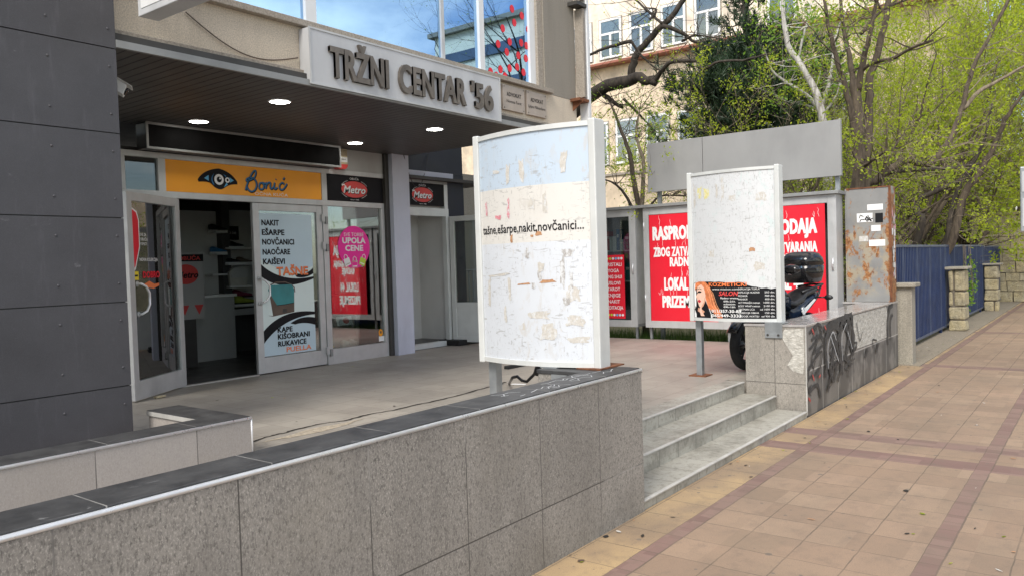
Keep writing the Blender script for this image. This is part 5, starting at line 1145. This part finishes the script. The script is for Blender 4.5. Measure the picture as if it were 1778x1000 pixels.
# ------------------------------------------------------------------ posts and blue fence
cp = thing('concrete_post', 'square concrete post with a flat cap at the end of the graffiti wall', 'post', (12.68, 2.42, 0))
MB().box(12.55, 12.80, 2.30, 2.54, -.02, 1.13, 'concrete').build('shaft', cp, .012); MB().box(12.49, 12.86, 2.24, 2.58, 1.13, 1.19, 'concrete').build('cap', cp, .01)
def stone_pillar(x, y0, y1, h, label, seed):
    o = thing('stone_pillar', label, 'pillar', (x, (y0+y1)/2, 0), 'stone gate pillars before the blue fence')
    r_ = random.Random(seed); m = MB(); m.box(x+.03, x+.42, y0+.03, y1-.03, -.02, h, 'mortar'); z = 0.0
    while z < h-.05:
        hh = min(r_.uniform(.2, .32), h-z)
        if h-z-hh < .12: hh = h-z
        cut = r_.choice((0, 0, .3, .7))
        cells = [(y0, y1)] if not cut else [(y0, y0+(y1-y0)*cut), (y0+(y1-y0)*cut, y1)]
        for a, b in cells:
            e = r_.uniform(0, .03); m.box(x-e, x+.45, a+.012, b-.012, z+.012, z+hh-.012, 'stone')
        z += hh
    s_ = m.jitter(.016, seed).build('stones', o, .03)
    MB().box(x-.06, x+.50, y0-.05, y1+.05, h+.012, h+.065, 'concrete').jitter(.01, seed).build('cap_slab', o, .015)
stone_pillar(18.1, 2.33, 2.65, 1.24, 'rough stone pillar in front of the middle of the blue fence, nearer one', 3)
stone_pillar(24.2, 2.36, 2.70, 1.20, 'rough stone pillar in front of the far end of the blue fence', 5)
def fence(label, xa, xb, y, zt):
    o = thing('blue_metal_fence', label, 'fence', ((xa+xb)/2, y, 0), 'blue steel fence panels')
    m = MB(); k = int((xb-xa)/.13)
    for i in range(k): m.box(xa+i*.13, xa+i*.13+.035, y-.03, y+.012, .13, zt-.03, 'blue_fence' if i % 9 else 'blue_rail')
    m.build('bars', o)
    MB().box(xa, xb, y+.014, y+.030, .14, zt-.04, 'blue_fence').build('backing_sheet', o)
    MB().box(xa, xb, y-.03, y+.03, zt-.03, zt+.01, 'blue_rail').build('top_rail', o, .004); MB().box(xa, xb, y-.03, y+.03, .085, .13, 'blue_rail').build('bottom_rail', o, .004)
    for x in (xa+.4, xb-.6): MB().box(x, x+.06, y-.025, y+.025, -.02, .085, 'blue_fence').build('foot', o)
fence('nearest blue steel fence panel between the concrete post and first stone pillar', 12.9, 18.2, 2.72, 1.745)
fence('middle blue steel fence panel between the two stone pillars', 18.3, 24.3, 2.74, 1.745); fence('farthest blue steel fence panel ending at the old stone wall', 24.4, 28.4, 2.74, 1.72)
sw_ = thing('old_stone_wall', 'tall old wall of yellowish stone blocks at the far end of the fence', 'wall', (30, 2.4, 0))
m = MB(); m.box(28.54, 36, 1.98, 3.5, -.02, 2.45, 'mortar'); r_ = random.Random(11); z = 0
while z < 2.4:
    hh = r_.uniform(.25, .42); y = 1.92
    while y < 3.5:
        L_ = r_.uniform(.3, .65); m.box(28.50-r_.uniform(0, .04), 28.8, y, min(y+L_, 3.5)-.02, z+.01, z+hh-.012, 'stone'); y += L_
    x = 28.8
    while x < 36: L_ = r_.uniform(.4, .8); m.box(x, x+L_-.02, 1.94-r_.uniform(0, .03), 2.3, z+.01, z+hh-.012, 'stone'); x += L_
    z += hh
m.jitter(.018, 4).build('stone_blocks', sw_, .03)
MB().box(28.4, 36, 1.86, 3.6, z, z+.09, 'stone').build('capping', sw_, .02)
sg = thing('street_sign', 'slim grey metal street sign box at the right edge of the pavement', 'sign', (12.2, .74, 0))
MB().box(12.0, 12.14, .50, .925, 1.85, 2.68, 'steel').build('panel', sg, .01); MB().tube([(12.07, .72, 0), (12.07, .72, 1.85)], .035, 'steel', 12).build('post', sg)
MB().box(11.992, 11.999, .53, .90, 2.36, 2.62, 'signboard').box(11.992, 11.999, .53, .90, 1.92, 2.28, 'signboard').build('face', sg)

# ------------------------------------------------------------------ background building
ab = thing('peach_apartment_house', 'peach rendered apartment house with white framed windows behind the trees', 'building', (34, 14, 0))
XB = 30.0
def bw(x, y): p = onx(x, y, XB); return p.y, p.z
sill_z = onx(1180, 82, XB).z
m = MB(); m.box(XB, XB+9, 4.2, 34, sill_z, 22, 'peach'); m.build('upper_wall', ab)
MB().box(XB+.5, XB+9, 4.4, 34, 0, sill_z-.02, 'peach_low').build('lower_wall', ab)
M['sill_red'] = plain('terracotta_sill', (0.32, 0.12, 0.08), 0.7); MB().box(XB-.08, XB+.5, 4.2, 34, sill_z-.10, sill_z-.005, 'sill_red').build('string_course', ab)
M['win_dark'] = plain('curtained_glass', (0.20, 0.22, 0.18), 0.12, 0.5, 1.5); M['curtain_y'] = plain('ochre_curtain', (0.36, 0.34, 0.06), 0.6, 0.3, 9); M['blind'] = plain('white_blind', (0.62, 0.66, 0.70), 0.5)
M['win_glass'] = glass('flat_window_glass', (0.75, 0.8, 0.78), .10)
def bwin(y1, y0, z0, z1, x=XB, k=0):
    f = sideways(x, y1, z0); W_, H_ = y1-y0, z1-z0
    m = MB(); t = .09
    m.slab(f, -.05, W_+.05, -.05, H_+.05, .002, .012, 'ledge')
    m.slab(f, 0, t, 0, H_, .013, .06, 'white'); m.slab(f, W_-t, W_, 0, H_, .013, .06, 'white'); m.slab(f, t, W_-t, 0, t, .013, .06, 'white'); m.slab(f, t, W_-t, H_-t, H_, .013, .06, 'white'); m.slab(f, t, W_-t, H_*.6, H_*.6+t, .013, .06, 'white'); m.slab(f, W_/2-.05, W_/2+.05, t, H_*.6, .013, .06, 'white')
    o = m.build('window', ab)
    p = MB(); p.slab(f, t, W_-t, H_*.6+t, H_-t, .013, .02, ('blind', 'win_dark')[k % 2]); p.slab(f, t, W_*.48, t, H_*.6, .013, .02, 'curtain_y' if k % 3 != 2 else 'win_dark'); p.slab(f, W_*.52, W_-t, t, H_*.6, .013, .02, 'win_dark' if k % 2 else 'curtain_y'); p.build('curtain', o)
    MB().slab(f, t, W_-t, t, H_-t, .028, .032, 'win_glass').build('pane', o)
ys = [onx(x, y, XB).y for x, y in ((1042, 80), (1094, 70), (1148, 60), (1207, 50))]; z1 = onx(1115, 20, XB).z; wv = ys[0]-onx(1080, 80, XB).y
sp = (ys[0]-ys[3])/3
for k in range(-4, 6):
    if k in (4,): continue
    y1 = ys[0]-sp*k
    if y1-wv < 4.3: continue
    bwin(y1, y1-wv, sill_z+.12, z1, k=k+4); bwin(y1, y1-wv, sill_z+3.4, z1+3.3, k=k+5)
zl = onx(1110, 262, XB).z
for k in range(-3, 7):
    y1 = ys[0]-.4-sp*k
    if y1-wv < 4.6: continue
    bwin(y1, y1-wv, zl-.4, zl+1.5, XB+.5, k+6); bwin(y1, y1-wv, zl-4.2, zl-2.2, XB+.5, k+6)
gw_ = thing('garden_wall', 'plain sandy garden wall behind the shrubs and cabinets', 'wall', (20, 10, 0))
MB().box(19.9, 20.2, 6.2, 22, .05, onx(1080, 305, 20).z, 'peach_low').build('wall_body', gw_); MB().box(19.85, 20.25, 6.15, 22.05, onx(1080, 305, 20).z+.001, onx(1080, 305, 20).z+.06, 'ledge').build('capping', gw_)
# across the street, seen mirrored in the upper windows
op = thing('balcony_block', 'cream block with blue banded storeys mirrored in the upper windows', 'building', (48, -22, 0))
m = MB(); m.box(53, 70, -36, -24, -.1, 22, 'blk_cream'); m.build('wall', op)
for k in range(6): MB().box(52.8, 70.2, -36.2, -23.8, 4.4+k*3.0, 5.3+k*3.0, 'blk_band').build('window_band', op)
MB().box(52.5, 70.5, -36.5, -23.5, 22, 22.4, 'concrete').build('roof', op)

# ------------------------------------------------------------------ trees
class Tree:
    def __init__(s, seed): s.r = random.Random(seed); s.w = MB(); s.tips = []
    def limb(s, pts, r0, r1, m, n=7):
        k = len(pts); P = []; 
        for i in range(k-1):
            p0, p1, p2, p3 = pts[max(i-1, 0)], pts[i], pts[i+1], pts[min(i+2, k-1)]
            for j in range(4):
                t = j/4; P.append(0.5*((2*p1)+(p2-p0)*t+(2*p0-5*p1+4*p2-p3)*t*t+(-p0+3*p1-3*p2+p3)*t**3)+Vector([s.r.uniform(-1, 1)*r0*.18 for _ in range(3)]))
        P.append(pts[-1]); s.w.tube(P, [r0+(r1-r0)*i/(len(P)-1) for i in range(len(P))], m, n); return P
    def grow(s, p, d, L, r, lvl, m, up=.12, kink=.28, nch=4, ang=.85, twig=None):
        seg = 5 if lvl else 3; P = [p]; d = d.normalized()
        for i in range(seg):
            d = (d+Vector([s.r.gauss(0, kink) for _ in range(3)])*.55+Vector((0, 0, up))*.5).normalized(); P.append(P[-1]+d*L/seg)
        rr = [r*(1-.75*i/seg) for i in range(seg+1)]
        s.w.tube(P, rr, m if (lvl or not twig) else twig, 6 if r > .03 else (4 if r > .012 else 3), r > .03)
        if lvl == 0:
            s.tips += P[1:]; return
        for c in range(nch):
            i = s.r.randint(2 if seg > 2 else 1, seg); base = P[i]; t = (P[i]-P[i-1]).normalized()
            side = Vector([s.r.gauss(0, 1) for _ in range(3)]); side = (side-t*side.dot(t)).normalized()
            s.grow(base, t*math.cos(ang)+side*math.sin(ang), L*s.r.uniform(.5, .78), max(rr[i]*.62, .004), lvl-1, m, up, kink, nch, ang, twig)
    def leaves(s, per, size, spread, m, keep=1.0):
        b = MB(); r = s.r
        for t in s.tips:
            if r.random() > keep: continue
            for _ in range(int(per*1.9)):
                c = t+Vector([r.gauss(0, spread) for _ in range(3)]); a = Vector([r.gauss(0, 1) for _ in range(3)]).normalized(); q = a.cross(Vector([r.gauss(0, 1) for _ in range(3)])).normalized(); z = size*.80*r.uniform(.5, 1.4)
                b.add([c-a*z*.9, c+q*z*.42, c+a*z*.9, c-q*z*.42], [(0, 1, 2, 3)], m)
        return b
    def done(s, name, label, loc, per=0, size=.05, spread=.08, leaf='leaf', keep=1.0, group='trees and shrubs in the garden', cat='tree'):
        o = thing(name, label, cat, loc, group); s.w.build('trunk', o)
        if per: s.leaves(per, size, spread, leaf, keep).build('crown', o)
        return o
V = Vector
# dark trunked tree behind the rusty cabinet
T = Tree(1); X0 = 14.6
def px(l, X=X0, dx=0.0): return [onx(x, y, X+dx*i/max(1, len(l)-1)) for i, (x, y) in enumerate(l)]
base = onx(1484, 440, X0); base.z = .08
T.limb([base]+px([(1485, 400), (1489, 330), (1491, 260), (1490, 200), (1484, 140)]), .125, .085, 'bark_brown', 9)
T.limb([base+V((.1, -.12, 0))]+px([(1500, 400), (1502, 330), (1505, 250), (1508, 180), (1512, 130), (1528, 75), (1542, 15), (1550, -60)], X0+.1, .8), .105, .045, 'bark_brown', 8)
lims = [px([(1489, 255), (1477, 190), (1465, 145), (1447, 80), (1436, 30), (1424, -50)], X0, -.6), px([(1487, 180), (1477, 110), (1465, 50), (1456, -50)], X0, .5), px([(1488, 160), (1501, 100), (1513, 50), (1531, -40)], X0, -.3), px([(1492, 128), (1516, 110), (1555, 100), (1582, 84), (1620, 70)], X0, -.8), px([(1495, 60), (1530, 20), (1575, 0)], X0, .8), px([(1490, 300), (1510, 282), (1540, 262)], X0, -.5)]
for i, l_ in enumerate(lims):
    P = T.limb(l_, (.065, .06, .065, .035, .03, .04)[i], .02, 'bark_brown', 7)
    for k in range(9): q = P[T.r.randint(3, len(P)-1)]; T.grow(q, V([T.r.gauss(0, 1), T.r.gauss(0, 1), T.r.uniform(-.2, .8)]), T.r.uniform(.5, 1.1), .014, 1, 'bark_brown', .1, .3, 3, .8, 'bark_tan')
T.done('branching_tree', 'dark many stemmed tree rising behind the rusty cabinet', base, 2, .045, .07, 'leaf', .6)
# dark leaning boughs from the left
T = Tree(2); X0 = 14.0
base = V((14.2, 10.6, .1)); j0 = onx(1020, 172, X0)
T.limb([base, V((14.2, 10.5, 2.2)), V((14.1, 9.6, 4.2)), j0, onx(1090, 142, X0), onx(1118, 138, X0), onx(1140, 145, X0)], .22, .07, 'bark_dark', 8)
bl = [(px([(1095, 142), (1100, 110), (1110, 88), (1140, 55), (1165, 30), (1190, -5), (1205, -40)]), .085, .045), (px([(1138, 142), (1150, 122), (1168, 108), (1210, 107), (1220, 121), (1250, 108), (1290, 105), (1330, 95)], X0, -.8), .05, .012), (px([(1150, 45), (1180, 55), (1210, 75), (1240, 82)], X0, .5), .05, .015), (px([(1185, 72), (1210, 62), (1255, 68)], X0, -.3), .03, .008), (px([(1096, 72), (1060, 82), (1020, 98), (980, 130)], X0, .3), .04, .02), (px([(1096, 72), (1115, 98), (1140, 120), (1175, 130)], X0, .5), .03, .008), (px([(1048, 165), (1065, 178), (1082, 188)], X0, .2), .055, .03), (px([(1082, 172), (1108, 198), (1140, 230)], X0, .4), .03, .01), (px([(1150, 42), (1125, 20), (1098, -5)], X0, .3), .03, .02), (px([(1128, 35), (1140, 18), (1118, 14)], X0, .2), .03, .01)]
for l_, a, b in bl:
    P = T.limb(l_, a, b, 'bark_dark', 7)
    for k in range(6): q = P[T.r.randint(2, len(P)-1)]; T.grow(q, V([T.r.gauss(0, 1), T.r.gauss(0, 1), T.r.uniform(-.5, .9)]), T.r.uniform(.5, 1.2), .011, 1, 'bark_dark', .05, .32, 3, .8)
T.done('bare_tree', 'nearly bare tree with dark crooked boughs reaching over the cabinets', base, 1, .035, .05, 'leaf', .35)
# pine
T = Tree(3); base = V((18.2, 6.75, .1)); top = 8.3
T.limb([base, V((18.2, 6.75, 4)), V((18.3, 6.8, 7)), V((18.3, 6.75, top))], .2, .04, 'bark_dark', 8)
pn = MB(); tuft = []
pc_ = V((18.2, 6.75, 0))
for k in range(170):
    z = T.r.uniform(3.7, 6.6 if k % 5 else 8.0); a = T.r.uniform(0, 2*math.pi); L_ = (2.35 if z < 5.6 else 2.35-(z-5.6)*.75)*T.r.uniform(.45, 1.05)
    p = V((18.2, 6.75, z)); e = p+V((math.cos(a)*L_, math.sin(a)*L_, T.r.uniform(-.15, .45)*L_*.5)); mid = p.lerp(e, .5)+V((0, 0, -.08*L_))
    T.w.tube([p, mid, e], [.022, .014, .005], 'bark_dark', 4)
    for j in range(18):
        t = T.r.uniform(.25, 1.0); q = p.lerp(mid, t*2) if t < .5 else mid.lerp(e, t*2-1); tuft.append((q+V([T.r.gauss(0, .12) for _ in range(3)]), (e-p).normalized()))
for q, d in tuft:
    ax = (d*.6+V((0, 0, .9))+V([T.r.gauss(0, .3) for _ in range(3)])).normalized()
    for j in range(15):
        n_ = (ax+V([T.r.gauss(0, .55) for _ in range(3)])).normalized(); L_ = T.r.uniform(.14, .28); s_ = n_.cross(V([T.r.gauss(0, 1) for _ in range(3)])).normalized()*.013
        st_ = q+ax*T.r.uniform(0, .16); pn.add([st_-s_, st_+s_, st_+n_*L_], [(0, 1, 2)], 'needle')
o = thing('pine_tree', 'dark green pine spreading above the blank sign board', 'tree', base, 'trees and shrubs in the garden'); T.w.build('trunk', o); pn.build('crown', o)
# birch
T = Tree(4); X0 = 16.8; base = onx(1438, 330, X0); base.z = .1
T.limb([base, onx(1436, 300, X0), onx(1430, 215, X0)], .11, .085, 'bark_white', 8)
for l_, a, b in ((px([(1430, 218), (1418, 165), (1395, 120), (1372, 85), (1362, 45), (1360, -20)]), .075, .035), (px([(1425, 195), (1400, 165), (1360, 140), (1340, 120), (1325, 80)], X0, -.4), .05, .012), (px([(1424, 190), (1380, 178), (1320, 155)], X0, .4), .03, .008), (px([(1428, 185), (1440, 140), (1446, 105), (1452, 60), (1470, 20)], X0, .3), .045, .015), (px([(1385, 105), (1398, 50), (1408, 10)], X0, .2), .03, .01), (px([(1428, 200), (1450, 170), (1462, 130)], X0, .2), .03, .01)):
    P = T.limb(l_, a, b, 'bark_white', 7)
    for k in range(12): q = P[T.r.randint(3, len(P)-1)]; T.grow(q, V([T.r.gauss(0, 1), T.r.gauss(0, 1), T.r.uniform(-.3, .7)]), T.r.uniform(.5, 1.1), .010, 1, 'bark_white', .02, .3, 3, .8, 'bark_tan')
T.done('birch_tree', 'white barked tree with fresh green leaves beside the pine', base, 4, .05, .10, 'leaf_fresh', .85)
# shrub behind the cabinets
T = Tree(5); base = V((13.6, 7.15, .1)); f_ = onx(1110, 340, 13.6); f_.z = 2.3
P = T.limb([base, f_, onx(1095, 280, 13.6), onx(1080, 230, 13.7), onx(1060, 180, 13.8)], .07, .02, 'bark_brown')
P2 = T.limb([f_, onx(1118, 290, 13.7), onx(1105, 240, 13.9), onx(1110, 190, 14)], .05, .015, 'bark_tan'); P3 = T.limb([f_, onx(1080, 330, 13.5), onx(1045, 310, 13.4)], .04, .01, 'bark_dark'); P4 = T.limb([f_, onx(1140, 345, 13.6), onx(1190, 340, 13.6)], .03, .01, 'bark_brown')
for P_ in (P, P2, P3, P4):
    for k in range(13): q = P_[T.r.randint(5, len(P_)-1)]; T.grow(q, V([T.r.gauss(0, .8), T.r.gauss(0, .8), T.r.uniform(-.1, .8)]), T.r.uniform(.4, .9), .010, 1, 'bark_brown', .12, .3, 3, .7)
T.done('young_tree', 'slender young leafy tree behind the left end of the cabinets', base, 3, .034, .07, 'leaf_fresh', .9)
# spring trees filling the garden to the right
def spring(name, label, x, y, h, seed, per=4, size=.06, leaf='leaf', keep=.8, lvl=3, spread=.9, bark='bark_brown', r0=.10, stems=3, group='trees and shrubs in the garden', nch=4):
    T = Tree(seed); base = V((x, y, .08))
    for k in range(stems):
        a = T.r.uniform(0, 6.28); lean = V((math.cos(a)*spread, math.sin(a)*spread, 1.0)).normalized()
        mid = base+lean*h*.32; mid.z = max(mid.z, h*.2)
        P = T.limb([base+V((math.cos(a)*.08, math.sin(a)*.08, 0)), base+lean*h*.14, mid], r0, r0*.6, bark, 7)
        for j in range(3): T.grow(P[-1-j*2], (lean*.5+V((T.r.gauss(0, .5), T.r.gauss(0, .5), .75))), h*.36, r0*.5, lvl-(1 if 'low' in name else 0), bark, .12, .28, nch, .75, 'bark_tan')
    return T.done(name, label, base, per*2, size, .055 if h < 9 else .09, leaf, .36 if h < 9 else .46, group)
lab = 'bright spring green tree in the thicket '
spring('leafy_tree', lab+'just right of the dark many stemmed tree', 17.0, 4.9, 6.8, 21, 4, .036, stems=4)
spring('leafy_tree', lab+'over the middle of the blue fence', 20.5, 5.2, 7.6, 22, 3, .055, stems=4)
spring('leafy_tree', lab+'tall one reaching the top of the picture', 23.5, 5.2, 10.5, 23, 3, .062, stems=5, spread=.6)
spring('leafy_tree', lab+'over the far end of the blue fence', 26.5, 4.6, 8.8, 24, 3, .062, stems=5)
spring('leafy_tree', lab+'tall one behind the old stone wall', 30.0, 3.4, 11.5, 25, 4, .07, stems=6, spread=.55)
spring('leafy_tree', lab+'at the far right beyond the stone wall', 33.5, 2.6, 12.5, 26, 4, .08, stems=6, spread=.55)
spring('leafy_tree', lab+'farthest crown behind all the others', 38.0, 5.0, 15.0, 27, 4, .10, stems=6, spread=.5)
spring('leafy_tree', lab+'low one behind the rusty cabinet', 15.8, 4.4, 4.0, 28, 4, .03, stems=4, r0=.05)
spring('leafy_tree', lab+'in front of the peach house wall', 24.0, 7.5, 8.0, 29, 3, .055, 'leaf', stems=4)
spring('leafy_tree', lab+'behind the pine on the left', 22.5, 12.0, 7.2, 30, 3, .055, 'leaf', stems=4)
spring('leafy_tree', lab+'tall crown above the street at the far right', 41.0, 1.8, 16.0, 33, 4, .10, stems=6, spread=.5)
spring('bushy_shrub', 'low olive shrub behind the grey cabinets and blank sign', 14.5, 5.2, 1.9, 31, 3, .035, 'leaf_dark', lvl=2, stems=5, r0=.035, bark='bark_tan')
spring('bushy_shrub', 'low twiggy shrub between the blank sign and dark trunk', 14.6, 3.9, 2.2, 32, 2, .035, 'leaf_dark', lvl=2, stems=5, r0=.035, bark='bark_tan')
spring('leafy_tree', lab+'filling the gap right of the stone wall', 36.0, 3.6, 9.0, 34, 4, .085, stems=6, spread=.8)
spring('leafy_tree', lab+'between the stone wall and the tall crowns', 29.0, 4.6, 6.0, 35, 4, .065, stems=6, spread=.8)
# long crooked trunks over the fence
T = Tree(41); base = V((19.0, 3.6, .08)); X0 = 18.8
T.limb([base, onx(1652, 420, X0), onx(1668, 350, X0), onx(1700, 300, X0), onx(1722, 262, X0), onx(1745, 210, X0), onx(1775, 165, X0), onx(1815, 110, X0)], .10, .02, 'bark_brown', 8)
T.limb([base, onx(1640, 425, X0), onx(1652, 370, X0), onx(1668, 320, X0), onx(1690, 285, X0), onx(1712, 235, X0), onx(1722, 180, X0)], .08, .015, 'bark_dark', 8)
T.limb([base+V((.3, .5, 0)), onx(1600, 400, X0), onx(1592, 370, X0), onx(1600, 345, X0), onx(1650, 322, X0), onx(1685, 305, X0), onx(1688, 285, X0), onx(1680, 285, X0)], .08, .03, 'bark_dark', 7)
P = T.limb([V((15.4, 3.5, .08)), onx(1480, 340, 15.6), onx(1520, 315, 16), onx(1570, 280, 16.4), onx(1610, 285, 16.8), onx(1635, 262, 17), onx(1655, 230, 17.2), onx(1672, 180, 17.4), onx(1690, 120, 17.6), onx(1725, 50, 17.8), onx(1760, -20, 18)], .085, .03, 'bark_brown', 8)
T.limb([onx(1672, 190, 17.4), onx(1700, 160, 17.6), onx(1735, 140, 17.8), onx(1790, 110, 18)], .05, .02, 'bark_tan', 6)
T.limb([onx(1540, 300, 16.2), onx(1580, 296, 16.4), onx(1650, 292, 16.8), onx(1700, 285, 17)], .05, .02, 'bark_dark', 6)
for k in range(26): q = P[T.r.randint(8, len(P)-1)]; T.grow(q, V([T.r.gauss(0, 1), T.r.gauss(0, 1), T.r.uniform(-.4, .9)]), T.r.uniform(.6, 1.3), .013, 1, 'bark_tan', .05, .35, 4, .8)
T.done('crooked_tree', 'crooked brown limbs sprawling over the top of the blue fence', base, 2, .05, .08, 'leaf', .6)
# ivy trailing over the fence
T = Tree(51); iv = []
q0 = V((21.2, 2.70, 1.75))
for k in range(9):
    p = q0+V((T.r.uniform(-.7, .5), 0, 0)); pts_ = [p]
    for j in range(9): pts_.append(pts_[-1]+V((T.r.uniform(-.07, .09), T.r.uniform(-.015, .004), -T.r.uniform(.08, .19))))
    pts_ = [V((a.x, min(a.y, 2.69), max(a.z, .1))) for a in pts_]; T.w.tube(pts_, .006, 'bark_tan', 4); T.tips += pts_[3:]
T.done('trailing_ivy', 'ivy strands trailing down the blue fence between the pillars', q0, 4, .055, .055, 'leaf_fresh', .8, None, 'plant')
# grass under the cabinets
r_ = random.Random(9); g_ = MB()
for k in range(9000):
    x = 11.95+abs(r_.gauss(0, .9)); y = r_.uniform(3.0, 9.5); h = r_.uniform(.12, .34); a = r_.uniform(0, 6.28); b = V((x, y, .09)); s_ = V((math.cos(a), math.sin(a), 0))*.008
    g_.add([b-s_, b+s_, b+V((r_.gauss(0, .05), r_.gauss(0, .05), h))], [(0, 1, 2)], 'grass')
tag(g_.build('grass'), 'green grass growing behind the display cabinets', 'grass', kind='stuff')
r_ = random.Random(77); lt = MB()
for k in range(260):
    if k < 150: x, y, z = r_.uniform(3.2, 20), r_.choice((r_.uniform(2.2, 2.44), r_.uniform(.3, 2.44))), 0.004
    elif k < 200: x, y, z = r_.uniform(3.5, 11), r_.uniform(3.4, 8.4), ZT+.004
    else: x, y, z = r_.uniform(12.9, 20), r_.uniform(2.22, 2.7), .016
    a = r_.uniform(0, 6.28); L_ = r_.uniform(.008, .028); W_ = L_*r_.uniform(.25, .7); f = F((x, y, z), (math.cos(a), math.sin(a), 0), (-math.sin(a), math.cos(a), 0))
    lt.poly(f, [(-L_, 0), (-L_*.3, W_), (L_*.6, W_*.7), (L_, 0), (L_*.4, -W_), (-L_*.5, -W_*.8)], r_.uniform(0, .004), ('brown', 'brown_paper', 'rubber', 'leaf', 'tape', 'crack')[k % 6])
tag(lt.build('leaf_litter'), 'scattered dry leaves, bud scales and butts on the paving', 'litter', kind='stuff')
# street tree opposite, seen mirrored in the upper windows
T = Tree(71); base = V((40.5, -17.5, 0)); P = T.limb([base, base+V((.2, 0, 4)), base+V((0, .3, 8)), base+V((.3, 0, 11))], .26, .14, 'bark_dark')
for k in range(6): T.grow(P[-1-k % 3], V((T.r.gauss(0, .6), T.r.gauss(0, .6), .9)), 7.5, .11, 3, 'bark_dark', .1, .28, 4, .75)
T.done('street_tree', 'dark branched tree across the street mirrored in the upper windows', base, 1, .07, .1, 'leaf', .35, None)
# ivy and twigs backing the thicket
for nm, lb, c_, sz, n_, lf in (('ivy_thicket', 'tangled ivy hedge above the old stone wall', (32.2, 3.2, 4.6), (3.4, 1.5, 2.4), 1500, 'leaf_dark'), ('ivy_thicket', 'dense leafy hedge behind the blue fence', (24.5, 6.2, 1.9), (7.5, 1.4, 1.7), 1600, 'leaf_dark')):
    T = Tree(60+n_)
    for k in range(n_//12):
        p = V([c_[i]+T.r.uniform(-1, 1)*sz[i] for i in range(3)]); T.grow(p, V([T.r.gauss(0, 1), T.r.gauss(0, 1), T.r.gauss(0.2, .6)]), 1.2, .012, 1, 'bark_tan', .05, .4, 4, .8)
    T.done(nm, lb, (c_[0], c_[1], .1), 3, .06, .12, lf, .8, 'trees and shrubs in the garden', 'hedge')
